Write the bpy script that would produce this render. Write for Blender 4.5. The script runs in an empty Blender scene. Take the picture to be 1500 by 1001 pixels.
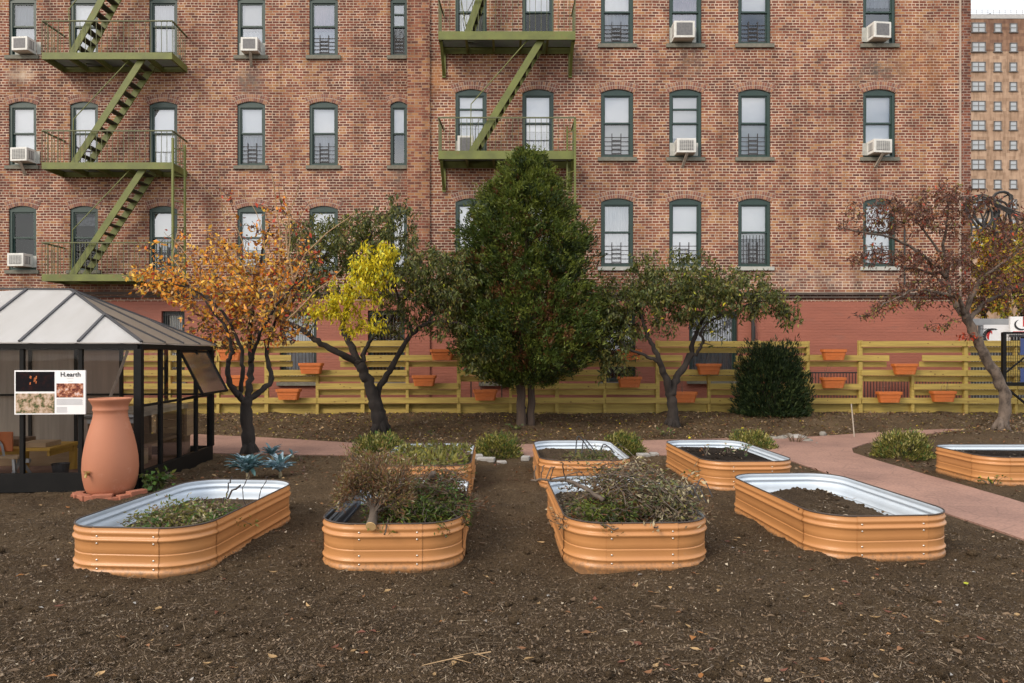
import bpy, math, random
import numpy as np
from mathutils import Vector, Matrix
random.seed(7)
rng = np.random.default_rng(11)
S = bpy.context.scene
C = S.collection
F, H, HY = 1042.0, 1.6, 520.0          # focal length in photo pixels, eye height, horizon row

def P(px, py, Y):
    return Vector(((px-750)/F*Y, Y, H-(py-HY)/F*Y))
def G(px, py, z=0.0):
    Y = (H-z)*F/(py-HY)
    return Vector(((px-750)/F*Y, Y, z))

# ------------------------------------------------------------------ value noise
_T = rng.random((256, 256))
def vnoise(x, y):
    x = np.asarray(x, float); y = np.asarray(y, float)
    xi = np.floor(x).astype(int); yi = np.floor(y).astype(int)
    u = x-xi; v = y-yi
    u = u*u*(3-2*u); v = v*v*(3-2*v)
    a = _T[xi & 255, yi & 255]; b = _T[(xi+1) & 255, yi & 255]
    c = _T[xi & 255, (yi+1) & 255]; d = _T[(xi+1) & 255, (yi+1) & 255]
    return (a*(1-u)+b*u)*(1-v)+(c*(1-u)+d*u)*v
def fbm(x, y, o=4):
    s = 0; a = 0.5
    for k in range(o):
        s = s+a*(vnoise(x*2**k+17*k, y*2**k+5*k)-0.5); a *= 0.55
    return s
def sstep(a, b, x):
    t = np.clip((np.asarray(x, float)-a)/(b-a), 0, 1)
    return t*t*(3-2*t)

# ------------------------------------------------------------------ materials
M = {}
def nodes(name):
    m = bpy.data.materials.new(name); m.use_nodes = True
    nt = m.node_tree
    bs = nt.nodes['Principled BSDF']
    M[name] = m
    return m, nt, bs
def N(nt, t, **k):
    n = nt.nodes.new(t)
    for a, b in k.items():
        setattr(n, a, b)
    return n
def ramp(nt, stops):
    r = N(nt, 'ShaderNodeValToRGB')
    e = r.color_ramp.elements
    while len(e) < len(stops): e.new(0.5)
    for i, (p, c) in enumerate(stops):
        e[i].position = p; e[i].color = (*c, 1)
    return r
def mat(name, c1, c2=None, rough=0.6, scale=6, bump=0.0, bscale=40, metal=0.0, spec=0.5, stretch=(1, 1, 1), coat=0, detail=5, spot=None, splash=None):
    m, nt, bs = nodes(name)
    L = nt.links.new
    tc = N(nt, 'ShaderNodeTexCoord')
    mp = N(nt, 'ShaderNodeMapping'); mp.inputs['Scale'].default_value = stretch
    L(tc.outputs['Object'], mp.inputs['Vector'])
    if c2 is None: c2 = tuple(x*0.8 for x in c1)
    n1 = N(nt, 'ShaderNodeTexNoise'); n1.inputs['Scale'].default_value = scale; n1.inputs['Detail'].default_value = detail
    n1.inputs['Roughness'].default_value = 0.6
    L(mp.outputs['Vector'], n1.inputs['Vector'])
    r = ramp(nt, [(0.32, c1), (0.68, c2)])
    L(n1.outputs['Fac'], r.inputs['Fac']); col = r.outputs['Color']
    if spot:          # (colour, noise scale, threshold, amount)
        n3 = N(nt, 'ShaderNodeTexNoise'); n3.inputs['Scale'].default_value = spot[1]; n3.inputs['Detail'].default_value = 8; n3.inputs['Roughness'].default_value = 0.72
        L(mp.outputs['Vector'], n3.inputs['Vector'])
        k3 = N(nt, 'ShaderNodeMapRange'); k3.inputs['From Min'].default_value = spot[2]; k3.inputs['From Max'].default_value = spot[2]+0.09; k3.inputs['To Max'].default_value = spot[3]
        L(n3.outputs['Fac'], k3.inputs['Value'])
        m3 = N(nt, 'ShaderNodeMix', data_type='RGBA'); L(k3.outputs['Result'], m3.inputs['Factor']); L(col, m3.inputs['A']); m3.inputs['B'].default_value = (*spot[0], 1); col = m3.outputs['Result']
    if splash:        # mud thrown up from the soil: (colour, height)
        sx = N(nt, 'ShaderNodeSeparateXYZ'); L(tc.outputs['Object'], sx.inputs['Vector'])
        k4 = N(nt, 'ShaderNodeMapRange'); k4.inputs['From Min'].default_value = splash[1]; k4.inputs['From Max'].default_value = 0.04; k4.inputs['To Min'].default_value = -0.25; k4.inputs['To Max'].default_value = 0.30
        L(sx.outputs['Z'], k4.inputs['Value'])
        n4 = N(nt, 'ShaderNodeTexNoise'); n4.inputs['Scale'].default_value = 28; n4.inputs['Detail'].default_value = 8; n4.inputs['Roughness'].default_value = 0.75; L(tc.outputs['Object'], n4.inputs['Vector'])
        a4 = N(nt, 'ShaderNodeMath', operation='ADD'); L(n4.outputs['Fac'], a4.inputs[0]); L(k4.outputs['Result'], a4.inputs[1])
        k5 = N(nt, 'ShaderNodeMapRange'); k5.inputs['From Min'].default_value = 0.58; k5.inputs['From Max'].default_value = 0.80; k5.inputs['To Max'].default_value = 0.75; L(a4.outputs['Value'], k5.inputs['Value'])
        m4 = N(nt, 'ShaderNodeMix', data_type='RGBA'); L(k5.outputs['Result'], m4.inputs['Factor']); L(col, m4.inputs['A']); m4.inputs['B'].default_value = (*splash[0], 1); col = m4.outputs['Result']
    L(col, bs.inputs['Base Color'])
    bs.inputs['Roughness'].default_value = rough
    bs.inputs['Metallic'].default_value = metal
    bs.inputs['Specular IOR Level'].default_value = spec
    bs.inputs['Coat Weight'].default_value = coat
    if bump:
        n2 = N(nt, 'ShaderNodeTexNoise'); n2.inputs['Scale'].default_value = bscale; n2.inputs['Detail'].default_value = 6
        L(mp.outputs['Vector'], n2.inputs['Vector'])
        b = N(nt, 'ShaderNodeBump'); b.inputs['Strength'].default_value = bump; b.inputs['Distance'].default_value = 0.01
        L(n2.outputs['Fac'], b.inputs['Height']); L(b.outputs['Normal'], bs.inputs['Normal'])
    return m
def leafmat(name, c, trans=0.3, rough=0.5, var=0.35):
    m, nt, bs = nodes(name)
    L = nt.links.new
    geo = N(nt, 'ShaderNodeNewGeometry')
    r = ramp(nt, [(0, tuple(x*(1-var) for x in c)), (1, tuple(min(1, x*(1+var)) for x in c))])
    L(geo.outputs['Random Per Island'], r.inputs['Fac'])
    L(r.outputs['Color'], bs.inputs['Base Color'])
    bs.inputs['Roughness'].default_value = rough
    bs.inputs['Specular IOR Level'].default_value = 0.35
    tr = N(nt, 'ShaderNodeBsdfTranslucent'); L(r.outputs['Color'], tr.inputs['Color'])
    mx = N(nt, 'ShaderNodeMixShader'); mx.inputs['Fac'].default_value = trans
    L(bs.outputs['BSDF'], mx.inputs[1]); L(tr.outputs['BSDF'], mx.inputs[2])
    L(mx.outputs['Shader'], nt.nodes['Material Output'].inputs['Surface'])
    return m
def glassmat(name, tint, refl, rough=0.02, ior=1.5):
    m, nt, bs = nodes(name)
    L = nt.links.new
    tr = N(nt, 'ShaderNodeBsdfTransparent'); tr.inputs['Color'].default_value = (*tint, 1)
    gl = N(nt, 'ShaderNodeBsdfGlossy'); gl.inputs['Roughness'].default_value = rough
    gl.inputs['Color'].default_value = (0.95, 0.97, 1, 1)
    tc = N(nt, 'ShaderNodeTexCoord'); n = N(nt, 'ShaderNodeTexNoise'); n.inputs['Scale'].default_value = 2.5
    L(tc.outputs['Object'], n.inputs['Vector'])
    b = N(nt, 'ShaderNodeBump'); b.inputs['Strength'].default_value = 0.035; b.inputs['Distance'].default_value = 0.02
    L(n.outputs['Fac'], b.inputs['Height']); L(b.outputs['Normal'], gl.inputs['Normal'])
    lw = N(nt, 'ShaderNodeFresnel'); lw.inputs['IOR'].default_value = ior
    ad = N(nt, 'ShaderNodeMath', operation='ADD'); ad.inputs[1].default_value = refl; ad.use_clamp = True
    L(lw.outputs['Fac'], ad.inputs[0])
    mx = N(nt, 'ShaderNodeMixShader'); L(ad.outputs['Value'], mx.inputs['Fac'])
    L(tr.outputs['BSDF'], mx.inputs[1]); L(gl.outputs['BSDF'], mx.inputs[2])
    L(mx.outputs['Shader'], nt.nodes['Material Output'].inputs['Surface'])
    return m

def brickmat(name, bw=0.178, rh=0.0696, ms=0.0092, stops=None, mortar=(0.60, 0.48, 0.385), orient='XZ', stains=(), orange=0.0):
    m, nt, bs = nodes(name)
    L = nt.links.new
    tc = N(nt, 'ShaderNodeTexCoord'); sp = N(nt, 'ShaderNodeSeparateXYZ'); L(tc.outputs['Object'], sp.inputs['Vector'])
    ad = N(nt, 'ShaderNodeMath', operation='ADD'); L(sp.outputs['X'], ad.inputs[0]); L(sp.outputs['Y'], ad.inputs[1])
    cb = N(nt, 'ShaderNodeCombineXYZ'); L(ad.outputs['Value'], cb.inputs['X']); L(sp.outputs['Z'], cb.inputs['Y'])
    # a little waviness so courses are not ruler straight
    wn = N(nt, 'ShaderNodeTexNoise'); wn.inputs['Scale'].default_value = 1.3; wn.inputs['Detail'].default_value = 3
    L(tc.outputs['Object'], wn.inputs['Vector'])
    wv = N(nt, 'ShaderNodeVectorMath', operation='SCALE'); wv.inputs['Scale'].default_value = 0.03
    L(wn.outputs['Color'], wv.inputs[0])
    va = N(nt, 'ShaderNodeVectorMath', operation='ADD'); L(cb.outputs['Vector'], va.inputs[0]); L(wv.outputs['Vector'], va.inputs[1])
    bt = N(nt, 'ShaderNodeTexBrick'); L(va.outputs['Vector'], bt.inputs['Vector'])
    bt.inputs['Color1'].default_value = (0, 0, 0, 1); bt.inputs['Color2'].default_value = (1, 1, 1, 1); bt.inputs['Mortar'].default_value = (0.5, 0.5, 0.5, 1)
    bt.squash = 0.55; bt.squash_frequency = 6
    bt.inputs['Scale'].default_value = 1; bt.inputs['Brick Width'].default_value = bw; bt.inputs['Row Height'].default_value = rh
    bt.inputs['Mortar Size'].default_value = ms; bt.inputs['Mortar Smooth'].default_value = 0.25
    big = N(nt, 'ShaderNodeTexNoise'); big.inputs['Scale'].default_value = 0.55; big.inputs['Detail'].default_value = 6; big.inputs['Roughness'].default_value = 0.65
    L(tc.outputs['Object'], big.inputs['Vector'])
    mr = N(nt, 'ShaderNodeMapRange'); mr.inputs['From Min'].default_value = 0.3; mr.inputs['From Max'].default_value = 0.7
    mr.inputs['To Min'].default_value = -0.36+orange; mr.inputs['To Max'].default_value = 0.36+orange
    L(big.outputs['Fac'], mr.inputs['Value'])
    a2 = N(nt, 'ShaderNodeMath', operation='ADD'); a2.use_clamp = True
    L(bt.outputs['Color'], a2.inputs[0]); L(mr.outputs['Result'], a2.inputs[1])
    st = stops or [(0.0, (0.112, 0.048, 0.039)), (0.25, (0.155, 0.058, 0.042)), (0.52, (0.205, 0.073, 0.049)), (0.80, (0.275, 0.117, 0.068)), (1.0, (0.34, 0.172, 0.084))]
    r = ramp(nt, st); L(a2.outputs['Value'], r.inputs['Fac'])
    # worn mortar
    mn = N(nt, 'ShaderNodeTexNoise'); mn.inputs['Scale'].default_value = 2.0; mn.inputs['Detail'].default_value = 5
    L(tc.outputs['Object'], mn.inputs['Vector'])
    mc = ramp(nt, [(0.35, tuple(x*0.55 for x in mortar)), (0.6, mortar)]); L(mn.outputs['Fac'], mc.inputs['Fac'])
    mx = N(nt, 'ShaderNodeMix', data_type='RGBA'); L(bt.outputs['Fac'], mx.inputs['Factor'])
    L(r.outputs['Color'], mx.inputs['A']); L(mc.outputs['Color'], mx.inputs['B'])
    stn = N(nt, 'ShaderNodeTexNoise'); stn.inputs['Scale'].default_value = 1.0; stn.inputs['Detail'].default_value = 7; stn.inputs['Roughness'].default_value = 0.6
    stm = N(nt, 'ShaderNodeMapping'); stm.inputs['Scale'].default_value = (2.2, 1, 0.35); L(tc.outputs['Object'], stm.inputs['Vector']); L(stm.outputs['Vector'], stn.inputs['Vector'])
    str_ = ramp(nt, [(0.36, (0.62, 0.60, 0.58)), (0.56, (1.04, 1.03, 1.02))]); L(stn.outputs['Fac'], str_.inputs['Fac'])
    mst = N(nt, 'ShaderNodeMix', data_type='RGBA', blend_type='MULTIPLY'); mst.inputs['Factor'].default_value = 0.8
    L(mx.outputs['Result'], mst.inputs['A']); L(str_.outputs['Color'], mst.inputs['B'])
    col = mst.outputs['Result']
    # soot and lime washes with a shape of their own: (x, z, half width, half height, colour, amount)
    sn = N(nt, 'ShaderNodeTexNoise'); sn.inputs['Scale'].default_value = 4.5; sn.inputs['Detail'].default_value = 8; sn.inputs['Roughness'].default_value = 0.7
    L(tc.outputs['Object'], sn.inputs['Vector'])
    snr = ramp(nt, [(0.40, (0.03, 0.03, 0.03)), (0.66, (0.72, 0.72, 0.72))]); L(sn.outputs['Fac'], snr.inputs['Fac'])
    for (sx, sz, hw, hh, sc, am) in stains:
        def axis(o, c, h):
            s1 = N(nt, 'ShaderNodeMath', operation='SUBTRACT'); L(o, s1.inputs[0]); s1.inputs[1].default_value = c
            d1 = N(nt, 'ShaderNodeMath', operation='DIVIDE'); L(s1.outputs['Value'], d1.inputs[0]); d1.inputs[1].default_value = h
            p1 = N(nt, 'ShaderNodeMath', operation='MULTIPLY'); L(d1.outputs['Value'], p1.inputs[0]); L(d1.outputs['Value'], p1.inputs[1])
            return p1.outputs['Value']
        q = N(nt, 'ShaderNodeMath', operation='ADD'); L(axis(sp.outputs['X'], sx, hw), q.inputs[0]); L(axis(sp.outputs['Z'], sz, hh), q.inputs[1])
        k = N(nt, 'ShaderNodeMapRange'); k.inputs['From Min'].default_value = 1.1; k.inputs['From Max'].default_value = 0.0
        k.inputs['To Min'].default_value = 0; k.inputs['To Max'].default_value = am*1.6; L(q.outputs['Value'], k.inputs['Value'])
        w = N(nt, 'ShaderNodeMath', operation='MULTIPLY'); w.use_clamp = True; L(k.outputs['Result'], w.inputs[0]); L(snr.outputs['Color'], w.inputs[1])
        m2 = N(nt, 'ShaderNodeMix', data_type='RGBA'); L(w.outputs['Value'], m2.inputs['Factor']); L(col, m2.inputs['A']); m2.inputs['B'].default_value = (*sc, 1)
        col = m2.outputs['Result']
    L(col, bs.inputs['Base Color'])
    bs.inputs['Roughness'].default_value = 0.95; bs.inputs['Specular IOR Level'].default_value = 0.15
    b = N(nt, 'ShaderNodeBump'); b.inputs['Strength'].default_value = 0.5; b.inputs['Distance'].default_value = 0.006; b.invert = True
    L(bt.outputs['Fac'], b.inputs['Height']); L(b.outputs['Normal'], bs.inputs['Normal'])
    return m

def soilmat(name, a, b, c):
    m, nt, bs = nodes(name)
    L = nt.links.new
    tc = N(nt, 'ShaderNodeTexCoord')
    n1 = N(nt, 'ShaderNodeTexNoise'); n1.inputs['Scale'].default_value = 1.1; n1.inputs['Detail'].default_value = 8; n1.inputs['Roughness'].default_value = 0.7
    n2 = N(nt, 'ShaderNodeTexNoise'); n2.inputs['Scale'].default_value = 45; n2.inputs['Detail'].default_value = 8; n2.inputs['Roughness'].default_value = 0.75
    for n in (n1, n2): L(tc.outputs['Object'], n.inputs['Vector'])
    mx = N(nt, 'ShaderNodeMath', operation='MULTIPLY_ADD'); L(n2.outputs['Fac'], mx.inputs[0]); mx.inputs[1].default_value = 0.62
    s = N(nt, 'ShaderNodeMath', operation='MULTIPLY'); L(n1.outputs['Fac'], s.inputs[0]); s.inputs[1].default_value = 0.44
    L(s.outputs['Value'], mx.inputs[2])
    r = ramp(nt, [(0.34, a), (0.52, b), (0.68, c)]); L(mx.outputs['Value'], r.inputs['Fac']); L(r.outputs['Color'], bs.inputs['Base Color'])
    bs.inputs['Roughness'].default_value = 0.95; bs.inputs['Specular IOR Level'].default_value = 0.2
    v = N(nt, 'ShaderNodeTexNoise'); v.inputs['Scale'].default_value = 90; v.inputs['Detail'].default_value = 6; L(tc.outputs['Object'], v.inputs['Vector'])
    bp = N(nt, 'ShaderNodeBump'); bp.inputs['Strength'].default_value = 0.9; bp.inputs['Distance'].default_value = 0.02
    L(v.outputs['Fac'], bp.inputs['Height'])
    b2 = N(nt, 'ShaderNodeBump'); b2.inputs['Strength'].default_value = 0.8; b2.inputs['Distance'].default_value = 0.04
    L(n2.outputs['Fac'], b2.inputs['Height']); L(bp.outputs['Normal'], b2.inputs['Normal']); L(b2.outputs['Normal'], bs.inputs['Normal'])
    return m

# ------------------------------------------------------------------ mesh builder
class MB:
    def __init__(s): s.v = []; s.f = []; s.m = []
    def add(s, vs, fs, mi=0):
        o = len(s.v); s.v += [tuple(p) for p in vs]
        for f in fs: s.f.append([i+o for i in f]); s.m.append(mi)
    def quad(s, a, b, c, d, mi=0): s.add([a, b, c, d], [(0, 1, 2, 3)], mi)
    def box(s, c, sz, mi=0, rot=None, taper=None):
        x, y, z = sz[0]/2, sz[1]/2, sz[2]/2
        t = taper or 1
        vs = [Vector((sx*x*(t if sz_ < 0 else 1), sy*y*(t if sz_ < 0 else 1), sz_*z)) for sz_ in (-1, 1) for sy in (-1, 1) for sx in (-1, 1)]
        if rot is not None: vs = [rot @ p for p in vs]
        c = Vector(c)
        s.add([p+c for p in vs], [(0, 2, 3, 1), (4, 5, 7, 6), (0, 1, 5, 4), (2, 6, 7, 3), (0, 4, 6, 2), (1, 3, 7, 5)], mi)
    def span(s, a, b, mi=0):
        a = Vector(a); b = Vector(b)
        s.box((a+b)/2, [abs(b[i]-a[i]) for i in range(3)], mi)
    def bar(s, p, q, w, h, mi=0, up=(0, 0, 1)):
        p = Vector(p); q = Vector(q); d = (q-p); l = d.length
        if l < 1e-6: return
        d.normalize(); u = Vector(up)
        if abs(d.dot(u)) > 0.98: u = Vector((0, 1, 0))
        sd = d.cross(u).normalized(); u = sd.cross(d)
        R = Matrix((sd, d, u)).transposed()
        s.box((p+q)/2, (w, l, h), mi, R)
    def tube(s, pts, rad, n=6, mi=0, cap=True):
        pts = [Vector(p) for p in pts]
        if isinstance(rad, (int, float)): rad = [rad]*len(pts)
        o = len(s.v); ref = None
        for i, p in enumerate(pts):
            d = (pts[min(i+1, len(pts)-1)]-pts[max(i-1, 0)])
            d = d.normalized() if d.length > 1e-9 else Vector((0, 0, 1))
            if ref is None or abs(ref.dot(d)) > 0.95:
                ref = Vector((1, 0, 0)) if abs(d.x) < 0.8 else Vector((0, 1, 0))
            a = (ref-d*ref.dot(d)).normalized(); b = d.cross(a); ref = a
            for k in range(n):
                t = 2*math.pi*k/n
                s.v.append(tuple(p+(a*math.cos(t)+b*math.sin(t))*rad[i]))
        for i in range(len(pts)-1):
            for k in range(n):
                k2 = (k+1) % n
                s.f.append([o+i*n+k, o+i*n+k2, o+(i+1)*n+k2, o+(i+1)*n+k]); s.m.append(mi)
        if cap and n > 4:
            s.f.append([o+k for k in range(n)][::-1]); s.m.append(mi)
            s.f.append([o+(len(pts)-1)*n+k for k in range(n)]); s.m.append(mi)
    def lathe(s, prof, c=(0, 0, 0), n=40, mi=0):
        o = len(s.v); c = Vector(c)
        for r, z in prof:
            for k in range(n):
                t = 2*math.pi*k/n; s.v.append((c.x+r*math.cos(t), c.y+r*math.sin(t), c.z+z))
        for i in range(len(prof)-1):
            for k in range(n):
                k2 = (k+1) % n
                s.f.append([o+i*n+k, o+i*n+k2, o+(i+1)*n+k2, o+(i+1)*n+k]); s.m.append(mi)
    def rock(s, c, sz, mi=0, seed=0, n=7):
        o = len(s.v); rr = random.Random(seed)
        ph = [rr.uniform(0, 6.28) for _ in range(6)]
        for i in range(n+1):
            th = math.pi*i/n
            for k in range(10):
                t = 2*math.pi*k/10
                q = 1+0.16*math.sin(2*t+ph[0]+th)+0.1*math.sin(3*t+ph[1])+0.1*math.sin(3*th+ph[2])
                s.v.append((c[0]+sz[0]*q*math.sin(th)*math.cos(t), c[1]+sz[1]*q*math.sin(th)*math.sin(t), c[2]+sz[2]*q*math.cos(th)))
        for i in range(n):
            for k in range(10):
                k2 = (k+1) % 10
                s.f.append([o+i*10+k, o+(i+1)*10+k, o+(i+1)*10+k2, o+i*10+k2]); s.m.append(mi)
    def mesh(s, name, mats, smooth=False, origin=(0, 0, 0)):
        me = bpy.data.meshes.new(name)
        o = Vector(origin)
        me.from_pydata([(p[0]-o.x, p[1]-o.y, p[2]-o.z) for p in s.v], [], s.f)
        for m in ([mats] if not isinstance(mats, (list, tuple)) else mats): me.materials.append(M[m] if isinstance(m, str) else m)
        me.polygons.foreach_set('material_index', s.m)
        if smooth: me.polygons.foreach_set('use_smooth', [True]*len(s.f))
        me.update()
        return me
    def build(s, name, mats, parent=None, smooth=False, local=False, bevel=0, origin=None, auto=False):
        """vertices are world coordinates unless local; the object sits on its parent's origin"""
        if local: o = (0, 0, 0)
        elif parent is not None: o = wloc(parent)
        else: o = origin if origin is not None else (0, 0, 0)
        me = s.mesh(name, mats, smooth, o)
        ob = bpy.data.objects.new(name, me); C.objects.link(ob)
        if parent is not None: ob.parent = parent
        else: ob.location = o
        if bevel:
            b = ob.modifiers.new('bevel', 'BEVEL'); b.width = bevel; b.segments = 2; b.limit_method = 'ANGLE'
        return ob
def wloc(o):
    v = Vector((0, 0, 0))
    while o is not None: v = v+o.location; o = o.parent
    return v
def tag(o, label=None, cat=None, group=None, kind=None):
    if label: o['label'] = label
    if cat: o['category'] = cat
    if group: o['group'] = group
    if kind: o['kind'] = kind
    return o
def thing(name, label, cat, loc=(0, 0, 0), rz=0, group=None):
    o = bpy.data.objects.new(name, None); C.objects.link(o); o.empty_display_size = 0.2
    o.location = loc; o.rotation_euler = (0, 0, rz)
    return tag(o, label, cat, group)
def inst(name, me, parent, loc=(0, 0, 0), rz=0, mats=None):
    o = bpy.data.objects.new(name, me); C.objects.link(o); o.parent = parent; o.location = loc; o.rotation_euler = (0, 0, rz)
    return o
def textmesh(body, size, name, m, parent, loc, rot, local=True, bold=0.0, extrude=0.001, align='CENTER'):
    cu = bpy.data.curves.new(name, 'FONT'); cu.body = body; cu.size = size; cu.extrude = extrude; cu.offset = bold; cu.align_x = align
    tmp = bpy.data.objects.new(name+'_tmp', cu); C.objects.link(tmp)
    dg = bpy.context.evaluated_depsgraph_get()
    me = bpy.data.meshes.new_from_object(tmp.evaluated_get(dg))
    bpy.data.objects.remove(tmp); me.name = name; me.materials.clear(); me.materials.append(M[m])
    o = bpy.data.objects.new(name, me); C.objects.link(o); o.parent = parent; o.location = loc; o.rotation_euler = rot
    return o

# ------------------------------------------------------------------ leaf / blade batches (numpy)
def batch_leaves(pos, dirs, length, width, mi, fold=0.25, drop=0.0):
    """one folded rhombus per leaf -> verts (4n), faces"""
    n = len(pos)
    d = dirs/np.linalg.norm(dirs, axis=1, keepdims=True)
    r = rng.normal(size=(n, 3)); sd = np.cross(d, r); sd /= np.linalg.norm(sd, axis=1, keepdims=True)+1e-9
    nm = np.cross(sd, d)
    L = np.asarray(length).reshape(-1, 1)*np.ones((n, 1)); W = np.asarray(width).reshape(-1, 1)*np.ones((n, 1))
    a = pos
    mid = pos+d*L*0.45
    b = mid+sd*W*0.5+nm*W*fold
    c = pos+d*L; c[:, 2] -= drop*L[:, 0]
    e = mid-sd*W*0.5+nm*W*fold
    v = np.stack([a, b, c, e], 1).reshape(-1, 3)
    return v, np.asarray(mi, int)*np.ones(n, int)
class LeafMesh:
    def __init__(s): s.v = []; s.m = []
    def add(s, pos, dirs, length, width, mi, **k):
        if len(pos) == 0: return
        v, m = batch_leaves(np.asarray(pos, float), np.asarray(dirs, float), length, width, mi, **k)
        s.v.append(v); s.m.append(m)
    def build(s, name, mats, parent=None, origin=None, local=False):
        v = np.concatenate(s.v); m = np.concatenate(s.m); n = len(m)
        o = np.array(wloc(parent)) if (parent is not None and not local) else np.array(origin if origin is not None else (0, 0, 0), float)
        v = v-o if not local else v
        me = bpy.data.meshes.new(name)
        me.vertices.add(4*n); me.vertices.foreach_set('co', v.astype(np.float32).ravel())
        me.loops.add(4*n); me.loops.foreach_set('vertex_index', np.arange(4*n, dtype=np.int32))
        me.polygons.add(n); me.polygons.foreach_set('loop_start', np.arange(0, 4*n, 4, dtype=np.int32))
        for q in mats: me.materials.append(M[q])
        me.polygons.foreach_set('material_index', m.astype(np.int32))
        me.update(calc_edges=True)
        ob = bpy.data.objects.new(name, me); C.objects.link(ob)
        if parent is not None: ob.parent = parent
        else: ob.location = Vector(o)
        return ob
def pick(probs, n):
    p = np.array(probs, float); p /= p.sum()
    return rng.choice(len(p), size=n, p=p)
def in_ball(n, power=0.5):
    d = rng.normal(size=(n, 3)); d /= np.linalg.norm(d, axis=1, keepdims=True)
    return d*(rng.random((n, 1))**power)
def smooth_line(pts, k=5, wig=0.0):
    pts = [Vector(p) for p in pts]
    if len(pts) < 3:
        q = [pts[0].lerp(pts[1], i/k) for i in range(k+1)]
    else:
        q = []
        for i in range(len(pts)-1):
            p0 = pts[max(i-1, 0)]; p1 = pts[i]; p2 = pts[i+1]; p3 = pts[min(i+2, len(pts)-1)]
            for j in range(k):
                t = j/k
                q.append(0.5*((2*p1)+(p2-p0)*t+(2*p0-5*p1+4*p2-p3)*t*t+(3*p1-p0-3*p2+p3)*t**3))
        q.append(pts[-1])
    if wig:
        for i in range(1, len(q)-1): q[i] = q[i]+Vector((random.gauss(0, wig), random.gauss(0, wig), random.gauss(0, wig)))
    return q

# ------------------------------------------------------------------ palette
stain_r = [(4.55, 9.05, 0.40, 0.55, (0.10, 0.07, 0.06), 1.0), (9.3, 8.75, 0.9, 0.55, (0.10, 0.085, 0.075), 1.0), (-2.0, 8.6, 0.8, 0.5, (0.42, 0.20, 0.09), 0.7),
           (1.65, 9.0, 0.2, 0.7, (0.10, 0.075, 0.06), 0.8), (3.0, 4.1, 0.8, 0.35, (0.12, 0.10, 0.09), 0.6), (10.6, 9.6, 0.25, 0.25, (0.6, 0.5, 0.42), 0.4),
           (10.4, 9.0, 1.0, 1.2, (0.40, 0.19, 0.08), 0.45), (7.6, 3.5, 3.2, 0.35, (0.5, 0.44, 0.38), 0.25)]
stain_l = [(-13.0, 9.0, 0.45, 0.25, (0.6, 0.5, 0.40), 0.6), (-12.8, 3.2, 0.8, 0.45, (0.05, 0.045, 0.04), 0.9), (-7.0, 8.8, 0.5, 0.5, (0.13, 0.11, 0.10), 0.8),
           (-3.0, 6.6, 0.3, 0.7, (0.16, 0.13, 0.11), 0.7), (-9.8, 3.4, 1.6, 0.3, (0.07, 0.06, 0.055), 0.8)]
brickmat('brick_near', stains=stain_r)
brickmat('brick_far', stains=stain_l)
brickmat('brick_pier', orange=0.05, mortar=(0.40, 0.29, 0.22))
brickmat('brick_corner', orange=-0.12, mortar=(0.36, 0.28, 0.24))
mat('mortar', (0.50, 0.41, 0.34), (0.32, 0.26, 0.22), 0.95, 3)
mat('voussoir_red', (0.25, 0.10, 0.07), (0.17, 0.07, 0.055), 0.9, 9)
mat('voussoir_tan', (0.36, 0.19, 0.11), (0.27, 0.12, 0.075), 0.9, 9)
mat('voussoir_dark', (0.13, 0.06, 0.05), (0.2, 0.09, 0.065), 0.9, 9)
mat('red_paint', (0.33, 0.112, 0.074), (0.26, 0.088, 0.060), 0.7, 1.6, bump=0.5, bscale=10, stretch=(0.5, 1, 3), spot=((0.24, 0.10, 0.075), 2.0, 0.57, 0.6))
def brick_bump(m):
    nt = m.node_tree; bs = nt.nodes['Principled BSDF']; L = nt.links.new
    tc = N(nt, 'ShaderNodeTexCoord'); sp = N(nt, 'ShaderNodeSeparateXYZ'); cb = N(nt, 'ShaderNodeCombineXYZ'); L(tc.outputs['Object'], sp.inputs['Vector']); L(sp.outputs['X'], cb.inputs['X']); L(sp.outputs['Z'], cb.inputs['Y'])
    bt = N(nt, 'ShaderNodeTexBrick'); L(cb.outputs['Vector'], bt.inputs['Vector']); bt.inputs['Scale'].default_value = 1; bt.inputs['Brick Width'].default_value = 0.21; bt.inputs['Row Height'].default_value = 0.0696; bt.inputs['Mortar Size'].default_value = 0.007; bt.inputs['Mortar Smooth'].default_value = 0.8
    old = bs.inputs['Normal'].links[0].from_socket
    b = N(nt, 'ShaderNodeBump'); b.invert = True; b.inputs['Strength'].default_value = 0.55; b.inputs['Distance'].default_value = 0.012
    L(bt.outputs['Fac'], b.inputs['Height']); L(old, b.inputs['Normal']); L(b.outputs['Normal'], bs.inputs['Normal'])
brick_bump(M['red_paint'])
mat('ledge_dark', (0.10, 0.075, 0.065), (0.05, 0.04, 0.035), 0.9, 5, bump=0.4, bscale=30)
mat('window_green', (0.013, 0.036, 0.031), (0.019, 0.045, 0.038), 0.45, 8, coat=0.1)
mat('sill_stone', (0.20, 0.19, 0.155), (0.11, 0.11, 0.09), 0.85, 6, bump=0.3)
mat('sill_pale', (0.46, 0.46, 0.43), (0.33, 0.34, 0.32), 0.85, 6, bump=0.3)
mat('blind_white', (0.93, 0.93, 0.92), (0.88, 0.89, 0.90), 0.8, 1.5)
mat('blind_cream', (0.72, 0.70, 0.66), (0.62, 0.62, 0.60), 0.8, 1.5)
mat('curtain_grey', (0.52, 0.54, 0.57), (0.38, 0.40, 0.44), 0.9, 3, stretch=(6, 1, 0.3))
mat('curtain_mauve', (0.52, 0.40, 0.46), (0.42, 0.34, 0.40), 0.9, 3, stretch=(6, 1, 0.3))
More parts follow.
